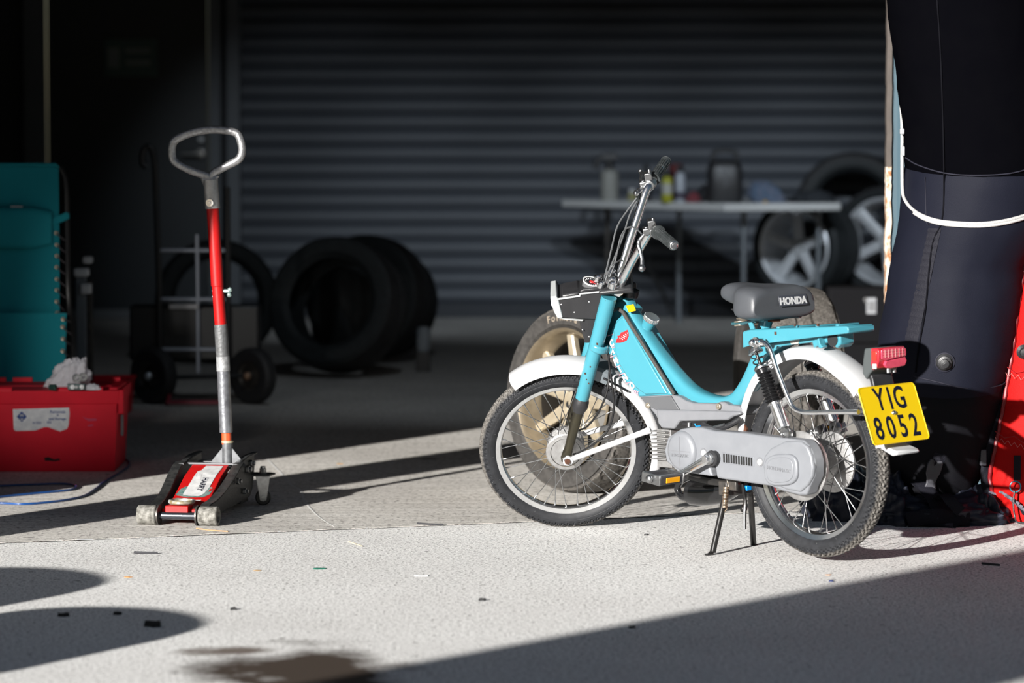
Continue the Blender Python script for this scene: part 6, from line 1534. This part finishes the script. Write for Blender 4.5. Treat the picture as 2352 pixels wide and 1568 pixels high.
# ================================================================== UNSEEN THINGS ADDED TO CAST THE SHADES ON THE GROUND
def shade_leg(base, tip, w0, d0, label):
    t = thing('inflatable_leg', label, 'inflatable leg', (base[0], base[1], 0)); b = V((base[0], base[1], 0)); e = V(tip) - b
    rings = []
    L_n = e.length
    for i in range(12):
        s_ = i/11; c = e*s_; rings.append([(c.x + w0[0]*cos(a)*(1 + d0*s_), c.y + w0[1]*sin(a)*(1 + d0*s_), c.z) for a in [2*pi*k/32 for k in range(32)]])
    MB().ring(rings).build('sleeve', suit_t, t, smooth=60)
    return t
shade_leg((-2.47, 8.5), (-2.47 + .15*1.9, 8.5, 1.9), (.165, .165), .15, 'unseen upright black inflatable leg added left of the view for its shadow')  # unseen leg added to cast the shadow band behind the jack
pb = V((-5.3, 1.12)); 
wv = MB(); pbx = [(-5.35, 1.20), (-4.45, .45), (-4.65, .2), (-5.55, .95)]
H_ = 2.9
wv.ring([[(x + .745*z, y, z) for x, y in pbx] for z in (0, .7, 1.4, 2.1, H_)])
o = wv.build('shade_panel', suit_t, smooth=0); tag(o, 'unseen black fabric panel added behind the photographer to shade the foreground', 'tent panel')  # unseen panel added to cast the shade over the right foreground
for k, (x, y) in enumerate([(-2.58, 6.7), (-2.25, 5.95)]):  # unseen tyre stacks added to shadow the left foreground
    for j in range(3):
        root = thing('tyre', ['unseen black tyre %s of the farther stack added for its shadow', 'unseen black tyre %s of the nearer stack added for its shadow'][k] % ['at the bottom', 'in the middle', 'on top'][j], 'tyre', (x, y, .2*j))
        MB().lathe([(.19, -.07), (.2, -.095), (.25, -.1), (.295, -.09), (.31, -.06), (.31, .06), (.295, .09), (.25, .1), (.2, .095), (.19, .07)], c=(0, 0, .1), axis=(0, 0, 1), n=40, closedprof=True).build('tyre_casing', rubber, root)

# added fill lamps, never in view: they brighten the shutter, floor, crate and chair
for k, (loc, tgt, cone, e_, lb) in enumerate([((-1.6, 13.2, 3.3), (-1.1, 21, .2), 25, FILL_W, 'added unseen fill lamp above the hand truck, brightening the shutter'), ((-.3, 13.2, 3.3), (.1, 21, .2), 25, FILL_W, 'added unseen fill lamp above the tyres, brightening the shutter'),
        ((.9, 13.2, 3.3), (1.2, 21, .2), 25, FILL_W*1.3, 'added unseen fill lamp over the middle of the garage, brightening the shutter'), ((2.1, 13.2, 3.3), (2.3, 21, .2), 25, FILL_W*1.4, 'added unseen fill lamp nearest the cladding, brightening the shutter'),
        ((-.2, 12.6, 3.3), (-.1, 15.6, 0), 75, FILL_F, 'added unseen fill lamp brightening the floor in the middle of the garage'),
        ((-2.05, 9.0, .8), (-1.62, 11.8, .45), 24, FILL_C, 'added unseen fill lamp on a short stand, brightening the red crate')]):
    t = thing('fill_lamp', lb, 'lamp', loc); q = (V(tgt) - V(loc)).normalized()
    (MB().cyl((0, 0, .06), (0, 0, .14), .05, n=20) if k < 5 else MB().cyl((0, 0, -.05), (0, 0, -.78), .015, n=12).cyl((0, 0, -.78), (0, 0, -.8), .16, n=24)).build('mounting_plate', letterw, t)
    MB().cyl(-q*.10, q*.08, .055, .07, n=24, caps=False).cyl(-q*.10, -q*.09, .055, n=24).build('lamp_housing', letterw, t)
    ld = bpy.data.lights.new('fill_beam', 'SPOT'); ld.energy = e_; ld.spot_size = radians(cone); ld.spot_blend = 1.0; ld.shadow_soft_size = .06; ld.color = (.80, .90, 1) if k < 5 else (1, .97, .93)
    lo_ = bpy.data.objects.new('fill_beam', ld); COL.objects.link(lo_); lo_.parent = t; lo_.location = q*.10; lo_.rotation_euler = q.to_track_quat('-Z', 'Y').to_euler()
